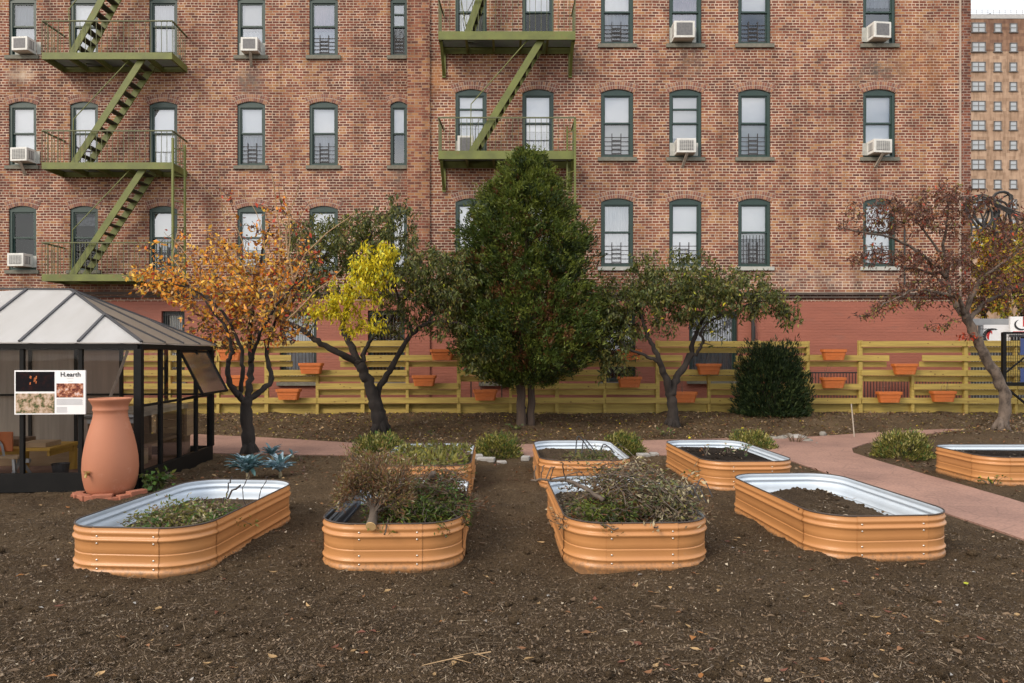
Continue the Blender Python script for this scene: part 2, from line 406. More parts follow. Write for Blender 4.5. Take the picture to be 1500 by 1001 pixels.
mat('curtain_white', (0.78, 0.78, 0.77), (0.52, 0.53, 0.55), 0.9, 4, stretch=(5, 1, 0.3))
mat('lace_dark', (0.10, 0.10, 0.11), (0.30, 0.30, 0.32), 0.9, 14, detail=2)
mat('interior_dark', (0.02, 0.02, 0.022), (0.035, 0.033, 0.03), 0.9, 1)
mat('guard_black', (0.03, 0.03, 0.035), (0.045, 0.04, 0.04), 0.6, 8)
glassmat('window_glass', (0.98, 0.985, 0.99), 0.25)
glassmat('window_glass_dark', (0.75, 0.78, 0.80), 0.015)
glassmat('window_glass_dim', (0.86, 0.89, 0.92), 0.13)
mat('escape_green', (0.145, 0.165, 0.036), (0.100, 0.115, 0.028), 0.6, 3, bump=0.2, bscale=30, spot=((0.20, 0.085, 0.03), 5, 0.60, 0.75))
mat('escape_rail', (0.075, 0.085, 0.035), (0.11, 0.12, 0.05), 0.6, 5)
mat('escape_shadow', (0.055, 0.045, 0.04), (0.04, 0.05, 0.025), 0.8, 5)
mat('ac_white', (0.66, 0.66, 0.64), (0.52, 0.52, 0.50), 0.55, 5)
mat('ac_grille', (0.16, 0.16, 0.165), (0.10, 0.10, 0.11), 0.6, 20)
mat('wood_grey', (0.36, 0.31, 0.25), (0.26, 0.22, 0.18), 0.85, 5)
mat('tower_window', (0.22, 0.25, 0.28), (0.55, 0.58, 0.62), 0.25, 0.35, detail=1)
mat('tower_frame', (0.14, 0.13, 0.13), (0.10, 0.10, 0.10), 0.6, 3)
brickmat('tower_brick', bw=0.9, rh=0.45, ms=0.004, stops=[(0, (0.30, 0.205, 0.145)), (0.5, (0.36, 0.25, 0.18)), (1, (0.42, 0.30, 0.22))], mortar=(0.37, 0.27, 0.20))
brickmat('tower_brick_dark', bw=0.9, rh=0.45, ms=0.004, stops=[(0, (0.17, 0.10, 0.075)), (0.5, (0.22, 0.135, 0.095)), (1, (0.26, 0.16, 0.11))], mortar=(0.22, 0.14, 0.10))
mat('fence_wood', (0.47, 0.345, 0.085), (0.31, 0.22, 0.058), 0.75, 3.0, bump=0.25, bscale=25, stretch=(0.5, 3, 7), spot=((0.26, 0.20, 0.10), 2.2, 0.60, 0.6))
mat('fence_knot', (0.16, 0.09, 0.03), (0.22, 0.13, 0.04), 0.8, 20)
mat('terracotta_box', (0.54, 0.145, 0.030), (0.45, 0.120, 0.026), 0.6, 7, spot=((0.58, 0.27, 0.13), 9, 0.58, 0.5))
mat('planting_soil', (0.035, 0.025, 0.018), (0.06, 0.045, 0.03), 0.95, 20)
mat('shell_orange', (0.485, 0.225, 0.082), (0.44, 0.200, 0.074), 0.42, 1.6, spec=0.45, coat=0.06, bump=0.06, bscale=3, spot=((0.40, 0.26, 0.17), 7, 0.63, 0.35), splash=((0.16, 0.10, 0.06), 0.22))
mat('shell_orange_scuffed', (0.50, 0.235, 0.095), (0.44, 0.205, 0.082), 0.45, 2.6, spec=0.5, coat=0.05, bump=0.04, bscale=6)
mat('galvanised', (0.62, 0.70, 0.80), (0.55, 0.63, 0.73), 0.42, 4, metal=0.05, bump=0.02, bscale=8)
mat('lining_shade', (0.012, 0.016, 0.026), (0.02, 0.026, 0.04), 0.3, 6, bump=0.15, bscale=12)
mat('rim_rubber', (0.04, 0.03, 0.028), (0.07, 0.05, 0.04), 0.7, 10)
mat('bolt_steel', (0.75, 0.72, 0.68), (0.6, 0.57, 0.53), 0.3, 10, metal=0.9)
mat('jar_clay', (0.41, 0.160, 0.088), (0.37, 0.142, 0.078), 0.66, 1.8, bump=0.10, bscale=35, spot=((0.52, 0.29, 0.21), 3.2, 0.58, 0.35))
mat('brass', (0.45, 0.32, 0.12), (0.35, 0.25, 0.1), 0.35, 10, metal=0.9)
mat('red_brick', (0.36, 0.13, 0.075), (0.27, 0.10, 0.06), 0.9, 12, bump=0.3)
mat('black_metal', (0.004, 0.004, 0.0045), (0.008, 0.0075, 0.0075), 0.55, 6, spec=0.2)
mat('charcoal_metal', (0.05, 0.052, 0.06), (0.03, 0.03, 0.035), 0.45, 6)
glassmat('greenhouse_glass', (0.95, 0.94, 0.92), -0.02)
glassmat('vent_glass', (0.86, 0.82, 0.77), -0.01, 0.2, 1.12)
mat('polycarbonate', (0.64, 0.645, 0.66), (0.52, 0.515, 0.51), 0.45, 1.5, stretch=(2, 0.4, 1))
def translucify(m, f):
    nt = m.node_tree; bs = nt.nodes['Principled BSDF']; tr = N(nt, 'ShaderNodeBsdfTranslucent'); tr.inputs['Color'].default_value = (0.9, 0.88, 0.85, 1)
    mx = N(nt, 'ShaderNodeMixShader'); mx.inputs['Fac'].default_value = f
    nt.links.new(bs.outputs['BSDF'], mx.inputs[1]); nt.links.new(tr.outputs['BSDF'], mx.inputs[2]); nt.links.new(mx.outputs['Shader'], nt.nodes['Material Output'].inputs['Surface'])
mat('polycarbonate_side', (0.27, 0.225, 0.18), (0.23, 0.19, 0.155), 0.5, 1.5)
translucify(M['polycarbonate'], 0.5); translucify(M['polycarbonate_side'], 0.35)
mat('streaked_panel', (0.17, 0.155, 0.135), (0.075, 0.066, 0.056), 0.7, 3, stretch=(7, 1, 0.4))  # grey-brown panel with fine vertical streaks
mat('streaked_panel_pink', (0.17, 0.125, 0.108), (0.09, 0.066, 0.058), 0.7, 3, stretch=(5, 1, 0.4))
translucify(M['streaked_panel'], 0.25); translucify(M['streaked_panel_pink'], 0.25)
mat('paper_white', (0.86, 0.86, 0.88), (0.82, 0.82, 0.84), 0.6, 3)
mat('ink', (0.03, 0.03, 0.035), None, 0.6)
mat('ink_grey', (0.45, 0.45, 0.48), None, 0.6)
mat('table_yellow', (0.55, 0.33, 0.05), (0.44, 0.25, 0.04), 0.6, 6)
mat('chair_orange', (0.50, 0.13, 0.03), (0.36, 0.10, 0.03), 0.5, 4)
mat('steel', (0.35, 0.36, 0.38), (0.25, 0.26, 0.28), 0.4, 6, metal=0.7)
mat('board_tan', (0.42, 0.30, 0.19), (0.34, 0.23, 0.14), 0.8, 5, stretch=(1, 6, 6))
mat('board_brown', (0.17, 0.10, 0.06), (0.11, 0.07, 0.045), 0.8, 5, stretch=(1, 6, 6))
mat('bark_dark', (0.034, 0.026, 0.022), (0.013, 0.010, 0.009), 0.95, 7, bump=1.0, bscale=18, stretch=(1, 1, 0.35))
mat('bark_brown', (0.13, 0.085, 0.06), (0.07, 0.045, 0.034), 0.95, 6, bump=1.0, bscale=16, stretch=(1, 1, 0.3))
mat('bark_grey', (0.17, 0.13, 0.105), (0.055, 0.041, 0.034), 0.95, 9, bump=0.9, bscale=22, stretch=(1, 1, 0.5), spot=((0.045, 0.034, 0.028), 9, 0.52, 0.8))
mat('bark_conifer', (0.085, 0.058, 0.042), (0.045, 0.03, 0.024), 0.95, 7, bump=1.0, bscale=18, stretch=(2, 2, 0.2))
mat('twig_tan', (0.42, 0.29, 0.16), (0.30, 0.19, 0.10), 0.8, 10)
mat('twig_grey', (0.125, 0.098, 0.078), (0.07, 0.053, 0.042), 0.9, 12)
mat('twig_dark', (0.05, 0.035, 0.03), (0.03, 0.022, 0.02), 0.9, 12)
mat('wood_cut', (0.62, 0.42, 0.20), (0.50, 0.32, 0.14), 0.8, 20)
mat('stone_grey', (0.26, 0.24, 0.215), (0.15, 0.14, 0.125), 0.9, 9, bump=0.5)
mat('stone_pale', (0.36, 0.345, 0.33), (0.24, 0.23, 0.22), 0.85, 9, bump=0.3)
mat('sign_red', (0.62, 0.02, 0.015), None, 0.5)
mat('sign_blue', (0.04, 0.07, 0.22), None, 0.5)
mat('beam_grey', (0.42, 0.42, 0.42), (0.34, 0.34, 0.35), 0.6, 3)
mat('cable_black', (0.015, 0.015, 0.017), (0.03, 0.03, 0.03), 0.5, 6)
mat('stake_white', (0.36, 0.31, 0.26), (0.26, 0.22, 0.18), 0.8, 8)
soilmat('soil', (0.050, 0.032, 0.018), (0.126, 0.084, 0.047), (0.225, 0.156, 0.090))
soilmat('bed_soil', (0.040, 0.027, 0.017), (0.115, 0.078, 0.048), (0.22, 0.16, 0.10))
soilmat('compost', (0.010, 0.007, 0.006), (0.026, 0.018, 0.013), (0.08, 0.055, 0.04))
for nm, c in dict(leaf_orange=(0.72, 0.27, 0.03), leaf_gold=(0.85, 0.46, 0.07), leaf_red=(0.45, 0.06, 0.025), leaf_brown=(0.22, 0.105, 0.05), leaf_tan=(0.50, 0.33, 0.16), leaf_pumpkin=(0.34, 0.15, 0.05),
                  leaf_yellow=(0.72, 0.60, 0.03), leaf_lime=(0.42, 0.45, 0.04), leaf_green=(0.115, 0.134, 0.032), leaf_deep=(0.046, 0.066, 0.017), leaf_olive=(0.185, 0.172, 0.040),
                  leaf_grey=(0.15, 0.165, 0.075), leaf_maroon=(0.12, 0.042, 0.033), leaf_rust=(0.17, 0.065, 0.042), leaf_dusk=(0.105, 0.062, 0.05),
                  conifer_green=(0.060, 0.092, 0.017), conifer_bright=(0.125, 0.155, 0.026), conifer_deep=(0.022, 0.038, 0.011), conifer_brown=(0.125, 0.052, 0.020),
                  yew_green=(0.020, 0.038, 0.016), yew_lit_tip=(0.070, 0.100, 0.034), gold_shrub=(0.26, 0.24, 0.055), gold_shrub_deep=(0.09, 0.092, 0.024), gold_shrub_pale=(0.42, 0.38, 0.15),
                  kale_blue=(0.12, 0.22, 0.25), kale_pale=(0.30, 0.43, 0.51), kale_deep=(0.06, 0.125, 0.13), weed_green=(0.07, 0.14, 0.03),
                  dry_pale=(0.42, 0.36, 0.23), dry_brown=(0.17, 0.115, 0.07), chip_tan=(0.22, 0.165, 0.11), chip_pale=(0.42, 0.35, 0.26), chip_brown=(0.14, 0.096, 0.060), chip_dark=(0.055, 0.038, 0.025)).items():
    leafmat(nm, c, trans=0.0 if nm.startswith('chip') else 0.3)
m, nt, bs = nodes('path_concrete')
def _path():
    L = nt.links.new
    tc = N(nt, 'ShaderNodeTexCoord')
    n1 = N(nt, 'ShaderNodeTexNoise'); n1.inputs['Scale'].default_value = 0.9; n1.inputs['Detail'].default_value = 7
    n2 = N(nt, 'ShaderNodeTexNoise'); n2.inputs['Scale'].default_value = 35; n2.inputs['Detail'].default_value = 5
    vo = N(nt, 'ShaderNodeTexVoronoi', feature='DISTANCE_TO_EDGE'); vo.inputs['Scale'].default_value = 2.6
    for n in (n1, n2, vo): L(tc.outputs['Object'], n.inputs['Vector'])
    r = ramp(nt, [(0.3, (0.235, 0.135, 0.108)), (0.5, (0.31, 0.18, 0.14)), (0.7, (0.37, 0.215, 0.165))]); L(n1.outputs['Fac'], r.inputs['Fac'])
    r2 = ramp(nt, [(0.3, (0.72, 0.72, 0.72)), (0.7, (1.08, 1.06, 1.05))]); L(n2.outputs['Fac'], r2.inputs['Fac'])
    mx = N(nt, 'ShaderNodeMix', data_type='RGBA', blend_type='MULTIPLY'); mx.inputs['Factor'].default_value = 1
    L(r.outputs['Color'], mx.inputs['A']); L(r2.outputs['Color'], mx.inputs['B'])
    vr = ramp(nt, [(0.0, (0.78, 0.78, 0.78)), (0.03, (1, 1, 1))]); L(vo.outputs['Distance'], vr.inputs['Fac'])
    m2 = N(nt, 'ShaderNodeMix', data_type='RGBA', blend_type='MULTIPLY'); m2.inputs['Factor'].default_value = 1
    L(mx.outputs['Result'], m2.inputs['A']); L(vr.outputs['Color'], m2.inputs['B'])
    L(m2.outputs['Result'], bs.inputs['Base Color']); bs.inputs['Roughness'].default_value = 0.85
    b = N(nt, 'ShaderNodeBump'); b.inputs['Strength'].default_value = 0.3; b.inputs['Distance'].default_value = 0.01
    L(n2.outputs['Fac'], b.inputs['Height']); L(b.outputs['Normal'], bs.inputs['Normal'])
_path()

# ------------------------------------------------------------------ ground and path
path_px = [(250, 634), (300, 637), (380, 641), (450, 645), (540, 651), (650, 655), (780, 651), (960, 645), (1060, 643), (1130, 642), (1190, 640), (1250, 636), (1330, 631), (1392, 629), (1425, 629),
           (1385, 633), (1345, 638), (1300, 645), (1268, 650), (1248, 657), (1250, 664), (1285, 675), (1340, 691), (1420, 714), (1500, 737), (1700, 795), (2050, 900), (2050, 975), (1700, 862),
           (1500, 791), (1400, 757), (1300, 724), (1210, 693), (1160, 676), (1125, 667), (960, 667), (780, 669), (650, 669), (540, 668), (420, 666), (300, 664), (220, 664)]
path_xy = np.array([[G(*p).x, G(*p).y] for p in path_px])
def path_sd(x, y):
    """signed distance to the path outline, negative inside"""
    x = np.asarray(x, float); y = np.asarray(y, float)
    best = np.full(x.shape, 1e9); ins = np.zeros(x.shape, bool)
    n = len(path_xy)
    for i in range(n):
        a = path_xy[i]; b = path_xy[(i+1) % n]
        e = b-a; t = np.clip(((x-a[0])*e[0]+(y-a[1])*e[1])/(e@e), 0, 1)
        best = np.minimum(best, np.hypot(x-a[0]-t*e[0], y-a[1]-t*e[1]))
        c = (a[1] > y) != (b[1] > y)
        with np.errstate(divide='ignore', invalid='ignore'):
            xx = (b[0]-a[0])*(y-a[1])/(b[1]-a[1] if b[1] != a[1] else 1e-9)+a[0]
        ins ^= c & (x < xx)
    return np.where(ins, -best, best)
def base_h(x, y):
    x = np.asarray(x, float); y = np.asarray(y, float)
    b = 0.21*sstep(13.0, 16.4, y)*(1-sstep(17.0, 17.4, y))
    b = b+0.10*np.exp(-((x-6.5)/2.2)**2-((y-15.6)/0.8)**2)+0.17*np.exp(-((x-8.9)/1.3)**2-((y-13.0)/1.3)**2)+0.10*np.exp(-((x-7.3)/1.2)**2-((y-11.6)/1.0)**2)
    return b
def hgt(x, y, sd=None):
    x = np.asarray(x, float); y = np.asarray(y, float)
    if sd is None: sd = path_sd(x, y)
    k = sstep(0.0, 0.9, sd)
    near = (1-sstep(17.2, 18, y))*(1-sstep(14, 18, np.abs(x)))
    n = 0.14*fbm(x*1.3, y*1.3, 3)+0.075*fbm(x*6, y*6, 4)+0.045*(np.abs(fbm(x*15+3, y*15, 3)))
    return near*(base_h(x, y)*k+n*sstep(0.02, 0.35, sd))-0.05*(1-sstep(-0.12, 0.05, sd))
def hz(x, y): return float(hgt(np.array([x]), np.array([y]))[0])
def GB(px, py):
    """ground point under a pixel on the sloping ground"""
    z = 0.0
    for _ in range(12):
        g = G(px, py, z); z = float(base_h(g.x, g.y)*sstep(0, 0.9, path_sd(np.array([g.x]), np.array([g.y])))[0])
    g.z = hz(g.x, g.y)
    return g
def make_ground():
    xs = np.concatenate([[-400, -150, -60, -30, -20, -16, -14, -13], np.arange(-12, 13.01, 0.045), [14, 15, 17, 20, 30, 60, 150, 400]])
    ys = [3.0]
    while ys[-1] < 18: ys.append(ys[-1]*1.0068)
    ys = np.concatenate([[-200, -60, -20, -6, -1, 0.5, 1.5, 2.3, 2.7], ys, [19, 20, 23, 30, 50, 100, 200, 600]])
    X, Y = np.meshgrid(xs, ys)
    Z = hgt(X, Y)
    ny, nx = X.shape
    me = bpy.data.meshes.new('ground')
    co = np.stack([X, Y, Z], -1).reshape(-1, 3).astype(np.float32)
    i = np.arange(ny*nx).reshape(ny, nx)
    q = np.stack([i[:-1, :-1], i[:-1, 1:], i[1:, 1:], i[1:, :-1]], -1).reshape(-1, 4)
    me.vertices.add(len(co)); me.vertices.foreach_set('co', co.ravel())
    me.loops.add(q.size); me.loops.foreach_set('vertex_index', q.astype(np.int32).ravel())
    me.polygons.add(len(q)); me.polygons.foreach_set('loop_start', np.arange(0, q.size, 4, dtype=np.int32))
    me.polygons.foreach_set('use_smooth', np.ones(len(q), bool))
    me.materials.append(M['soil']); me.update(calc_edges=True)
    o = bpy.data.objects.new('ground', me); C.objects.link(o); o['kind'] = 'structure'
make_ground()
def make_path():
    b = MB()
    n = len(path_xy)
    pts = [Vector((p[0], p[1], 0)) for p in path_xy]
    ring = []
    for i in range(n):
        for t in (0, 0.25, 0.5, 0.75):
            p = pts[i].lerp(pts[(i+1) % n], t); j = 0.05*float(fbm(np.array([p.x*3]), np.array([p.y*3]), 3)[0])
            ring.append((p.x+j, p.y+j*1.5, 0.006))
    b.add(ring, [list(range(len(ring)))[::-1]])
    k = len(ring)
    b.add([(p[0], p[1], -0.08) for p in ring]+ring, [(i, (i+1) % k, k+(i+1) % k, k+i) for i in range(k)])
    o = b.build('path', 'path_concrete'); o['kind'] = 'structure'
make_path()

# ------------------------------------------------------------------ the brick tenement
YR, YL = 18.0, 18.8
def XR(px): return (px-750)/F*YR
def ZR(py): return H-(py-HY)/F*YR
def XL(px): return (px-750)/F*YL
def ZL(py): return H-(py-HY)/F*YL
house = thing('brick_building', 'red brick tenement with arched green windows and terracotta painted base', 'building', (0, 18.0, 0))
TOP = 13.2
def facade(name, x0, x1, z0, z1, Y, openings, mt, depth=0.11):
    """a wall plane with arched holes; openings are (xa, xb, za, crown, rise)"""
    b = MB()
    xs = sorted({x0, x1, *[o[0] for o in openings], *[o[1] for o in openings]})
    zs = sorted({z0, z1, *[o[2] for o in openings], *[o[3] for o in openings]})
    xs = [x for x in xs if x0 <= x <= x1]; zs = [z for z in zs if z0 <= z <= z1]
    for i in range(len(xs)-1):
        for j in range(len(zs)-1):
            cx = (xs[i]+xs[i+1])/2; cz = (zs[j]+zs[j+1])/2
            if any(o[0] < cx < o[1] and o[2] < cz < o[3] for o in openings): continue
            b.quad((xs[i], Y, zs[j]), (xs[i+1], Y, zs[j]), (xs[i+1], Y, zs[j+1]), (xs[i], Y, zs[j+1]))
    for (xa, xb, za, zc, rise) in openings:
        n = 10; D = Y+depth
        arc = []
        for k in range(n+1):
            t = k/n; arc.append((xa+(xb-xa)*t, zc-rise*(2*t-1)**2))
        for k in range(n):
            (xa_, za_), (xb_, zb_) = arc[k], arc[k+1]
            if rise > 0: b.quad((xa_, Y, za_), (xb_, Y, zb_), (xb_, Y, zc), (xa_, Y, zc))
            b.quad((xa_, Y, za_), (xa_, D, za_), (xb_, D, zb_), (xb_, Y, zb_))
        b.quad((xa, Y, za), (xa, D, za), (xa, D, zc-rise), (xa, Y, zc-rise))
        b.quad((xb, D, za), (xb, Y, za), (xb, Y, zc-rise), (xb, D, zc-rise))
        b.quad((xa, D, za), (xa, Y, za), (xb, Y, za), (xb, D, za))
    return b.build(name, mt, house)

RISE = 0.09
wr = {}   # openings
cols_r = {690: 46, 788: 46, 904: 47.5, 1004: 47.5, 1105: 47.5, 1288: 47.5}
rows_r = [(66-1, 131-161), (231, 131), (391, 291)]
cols_l = {33: 40.5, 123: 41, 239: 41.5, 368: 41, 474: 42, 584: 24.5}
rows_l = [(82, 149-153.5), (243, 149), (396, 302)]
wins = []   # (side, px, row, xa, xb, za, zc)
for px, w in cols_r.items():
    for r, (yb, yt) in enumerate(rows_r):
        wins.append(('R', px, r, XR(px-w/2), XR(px+w/2), ZR(yb), ZR(yt)))
for px, w in cols_l.items():
    for r, (yb, yt) in enumerate(rows_l):
        d = 2 if px < 60 and r == 2 else 0
        wins.append(('L', px, r, XL(px-w/2), XL(px+w/2), ZL(yb), ZL(yt)))
base_r = [(733, 56, 440+52, 560), (905, 52, 452, 560), (1045, 72, 456, 557)]
base_l = [(254, 34, 456, 560), (437, 54, 457, 560), (566, 54, 455, 560)]
bwins = [('R', px, XR(px-w/2), XR(px+w/2), ZR(yb), ZR(yt)) for px, w, yt, yb in base_r]+[('L', px, XL(px-w/2), XL(px+w/2), ZL(yb), ZL(yt)) for px, w, yt, yb in base_l]
ZBR, ZBL = ZR(442), ZL(442)
xr0, xr1 = XR(597), XR(1421)
pil = XR(630)
facade('wall', xr0, xr1, ZBR, TOP, YR, [(w[3], w[4], w[5], w[6], RISE) for w in wins if w[0] == 'R'], 'brick_near')
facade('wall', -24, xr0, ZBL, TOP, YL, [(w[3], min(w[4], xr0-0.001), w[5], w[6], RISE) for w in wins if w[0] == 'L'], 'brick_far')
facade('painted_base', xr0, xr1, -0.3, ZBR, YR-0.02, [(w[2], w[3], w[4], w[5], 0) for w in bwins if w[0] == 'R'], 'red_paint', 0.16)
facade('painted_base', -24, xr0, -0.3, ZBL, YL-0.02, [(w[2], w[3], w[4], w[5], 0) for w in bwins if w[0] == 'L'], 'red_paint', 0.16)
b = MB(); b.span((xr0-0.002, YR-0.05, ZBR), (pil, YR+0.9, TOP)); b.build('pilaster', 'brick_pier', house)
b = MB(); b.span((xr0-0.002, YR-0.07, -0.3), (pil, YR+0.9, ZBR-0.004)); b.build('pilaster_base', 'red_paint', house)
b = MB(); b.span((XR(1408), YR-0.03, ZBR), (xr1+0.004, YR+12, TOP-0.01)); b.build('corner_pier', 'brick_corner', house)
b = MB(); b.span((XR(1405), YR-0.012, ZBR+0.01), (XR(1408)-0.003, YR+0.02, TOP-0.02)); b.build('caulk_joint', 'mortar', house)
b = MB(); b.span((xr0+0.3, YR+0.6, -0.3), (XR(1408)-0.01, YR+0.7, TOP-0.05)); b.span((-24, YL+0.6, -0.3), (xr0-0.01, YL+0.7, TOP-0.05)); b.build('dark_interior', 'interior_dark', house)
b = MB(); b.span((-24, YL+0.8, TOP-0.3), (xr1-0.05, YR+12, TOP)); b.build('roof', 'ledge_dark', house)
b = MB()
for (za, zb_, pr) in ((429, 432.5, 0.075), (434.5, 437, 0.05)):
    b.span((pil+0.003, YR-pr, ZR(zb_)), (XR(1408)-0.05, YR+0.01, ZR(za)))
    b.span((-24, YL-pr, ZL(zb_-1)), (xr0-0.05, YL+0.01, ZL(za-1)))
b.span((XR(1405), YR-0.06, ZR(293)), (xr1+0.02, YR, ZR(289)))
b.build('ledge', 'ledge_dark', house)

# ---- windows: shared meshes per size, one window part each with its own sub-parts
BL = 0.012
def arch_mesh(w, rise):
    b = MB(); t = 0.20; rr = random.Random(int(w*1000))
    n = 13
    def pt(u, k):      # u across, k outward
        x = -w/2-0.03+(w+0.06)*u; z = -rise*(2*u-1)**2*(1+0.1)
        sl = -(2*u-1)*0.42
        return Vector((x+math.sin(-sl)*k*-1*0.0+(2*u-1)*0.10*k/0.2, 0, z+k))
    b_pts = [pt(i/n, 0.004) for i in range(n+1)]; t_pts = [pt(i/n, t) for i in range(n+1)]
    for i in range(n):
        b.quad(b_pts[i]+Vector((0, -0.004, 0)), b_pts[i+1]+Vector((0, -0.004, 0)), t_pts[i+1]+Vector((0, -0.004, 0)), t_pts[i]+Vector((0, -0.004, 0)), 0)
    m_ = 16
    for row in range(2):
        k0 = 0.008+row*0.1; k1 = k0+0.082
        for i in range(m_):
            u0 = (i+0.11)/m_; u1 = (i+0.89)/m_
            a = [pt(u0, k0), pt(u1, k0), pt(u1, k1), pt(u0, k1)]
            mi = rr.choice([1, 1, 2, 2, 3])
            f = [p+Vector((0, -0.010, 0)) for p in a]; g = [p+Vector((0, -0.004, 0)) for p in a]
            b.add(f+g, [(0, 1, 2, 3), (0, 4, 5, 1), (1, 5, 6, 2), (2, 6, 7, 3), (3, 7, 4, 0)], mi)
    return b.mesh('arch', ['mortar', 'voussoir_red', 'voussoir_tan', 'voussoir_dark'])
def frame_mesh(w, h, rise, meet=0.49, dark=False):
    """outer box frame, two sashes; origin bottom centre of the opening, y = 0 at the reveal's back"""
    b = MB(); fw = 0.072 if w > 0.6 else 0.055; n = 10
    d0, d1 = -0.055, 0.05
    b.span((-w/2, d0, 0), (-w/2+fw, d1, h-rise)); b.span((w/2-fw, d0, 0), (w/2, d1, h-rise))
    b.span((-w/2+fw, d0, 0), (w/2-fw, d1, 0.05))
    # head follows the arch
    for k in range(n):
        t0, t1 = k/n, (k+1)/n
        xa, xb = -w/2+w*t0, -w/2+w*t1
        za, zb_ = h-rise*(2*t0-1)**2, h-rise*(2*t1-1)**2
        zz = h-rise-0.06
        b.add([(xa, d0-0.003, zz), (xb, d0-0.003, zz), (xb, d0-0.003, zb_), (xa, d0-0.003, za), (xa, d1, zz), (xb, d1, zz)], [(0, 1, 2, 3), (0, 4, 5, 1)])
    hm = h*(1-meet); iw = w/2-fw; top = h-rise-0.06
    s = 0.036
    # upper sash (outer), lower sash (set back)
    for (za, zb_, y0) in ((hm-0.02, top, -0.03), (0.05, hm+0.02, 0.0)):
        b.span((-iw, y0, za), (-iw+s, y0+0.03, zb_)); b.span((iw-s, y0, za), (iw, y0+0.03, zb_))
        b.span((-iw+s, y0, zb_-s*1.1), (iw-s, y0+0.03, zb_)); b.span((-iw+s, y0, za), (iw-s, y0+0.03, za+s*1.2))
    return b.mesh('window_frame', 'window_green')
def pane_mesh(w, h, rise, meet=0.49, seed=0, mt='window_glass', low='window_glass'):
    b = MB(); fw = 0.072 if w > 0.6 else 0.055; iw = w/2-fw-0.036; hm = h*(1-meet); top = h-rise-0.06
    rr = random.Random(seed); t = rr.uniform(-0.004, 0.004); t2 = rr.uniform(-0.004, 0.004)
    b.quad((-iw, -0.014+t, hm+0.02), (iw, -0.014-t, hm+0.02), (iw, -0.014-t+t2, top-0.04), (-iw, -0.014+t+t2, top-0.04))
    b.quad((-iw, 0.016-t, 0.09), (iw, 0.016+t, 0.09), (iw, 0.016+t+t2, hm-0.02), (-iw, 0.016-t+t2, hm-0.02))
    b.m[1] = 1; return b.mesh('pane', [mt, low])
def guard_mesh(w, h, kind=0):
    b = MB(); iw = w/2-0.08; y = 0.004; hh = h*0.29
    for k in range(5): b.bar((-iw, y, 0.10+hh*k/4.6), (iw, y, 0.10+hh*k/4.6), 0.012, 0.014)
    for x in (-0.12, 0.11): b.bar((x, y-0.01, 0.06), (x, y-0.01, hh+0.13), 0.016, 0.016)
    for k in range(4): b.bar((-0.12, y-0.008, 0.13+hh*k/4.6), (0.11, y-0.008, 0.13+hh*k/4.6), 0.01, 0.02)
    if kind == 1:
        for k in range(9): b.bar((-iw+2*iw*k/8, y, 0.06), (-iw+2*iw*k/8, y, h*0.47), 0.01, 0.01)
    return b.mesh('window_guard', 'guard_black')
def curtain_mesh(w, h, mt, folds=7, amp=0.02):
    b = MB(); n = 28
    for i in range(n):
        x0 = -w/2+w*i/n; x1 = -w/2+w*(i+1)/n
        y0 = amp*math.sin(folds*2*math.pi*i/n); y1 = amp*math.sin(folds*2*math.pi*(i+1)/n)
        b.quad((x0, y0, 0), (x1, y1, 0), (x1, y1, h), (x0, y0, h))
    return b.mesh('curtain', mt, True)
# what hangs behind each pane: (side, px, row) -> list of (material, z from, z to as share of height)
look = {('R', 690, 0): [('blind_cream', .5, 1), ('curtain_white', 0, .5)], ('R', 690, 1): [('blind_white', .45, 1), ('curtain_white', .05, .45)], ('R', 690, 2): [('blind_white', 0, 1)],
        ('R', 788, 0): [('blind_white', .5, 1)], ('R', 788, 1): [('blind_white', .4, 1), ('curtain_grey', 0, .4)], ('R', 788, 2): [('blind_cream', .3, 1)],
        ('R', 904, 0): [('blind_white', .5, 1), ('curtain_grey', .25, .5)], ('R', 904, 1): [('blind_white', .5, 1), ('blind_cream', 0, .5)], ('R', 904, 2): [('curtain_white', .0, 1)],
        ('R', 1004, 0): [('curtain_mauve', .1, 1)], ('R', 1004, 1): [('blind_cream', .3, 1)], ('R', 1004, 2): [('blind_white', .25, 1)],
        ('R', 1105, 0): [('blind_white', .5, 1)], ('R', 1105, 1): [('blind_white', .5, 1), ('blind_cream', 0, .5)], ('R', 1105, 2): [('blind_white', .42, 1), ('lace_dark', 0, .38)],
        ('R', 1288, 0): [('curtain_grey', 0.6, 1)], ('R', 1288, 1): [('blind_white', 0, 1)], ('R', 1288, 2): [('blind_white', 0, 1)],
        ('L', 33, 0): [('curtain_grey', .1, 1)], ('L', 33, 1): [('blind_white', .1, 1)], ('L', 33, 2): [],
        ('L', 123, 0): [('blind_white', .5, 1), ('curtain_white', 0, .5)], ('L', 123, 1): [('blind_white', .5, 1), ('curtain_mauve', 0, .5)], ('L', 123, 2): [('lace_dark', .70, .85)],
        ('L', 239, 0): [('curtain_grey', .5, 1), ('curtain_white', 0, .5)], ('L', 239, 1): [('blind_white', 0, 1)], ('L', 239, 2): [('blind_cream', .5, 1), ('curtain_grey', .2, .5)],
        ('L', 368, 0): [('blind_cream', .45, 1), ('curtain_white', 0, .45)], ('L', 368, 1): [('blind_white', .48, 1), ('curtain_grey', 0, .48)], ('L', 368, 2): [('blind_white', .3, 1)],
        ('L', 474, 0): [('curtain_mauve', .45, 1), ('curtain_grey', 0, .45)], ('L', 474, 1): [('blind_white', .48, 1), ('curtain_grey', .1, .48)], ('L', 474, 2): [('blind_white', .4, 1)],
        ('L', 584, 0): [('curtain_grey', .5, 1)], ('L', 584, 1): [('blind_white', .5, 1)], ('L', 584, 2): [('blind_cream', .3, 1)]}
dark_w = {('L', 33, 2), ('L', 123, 2)}
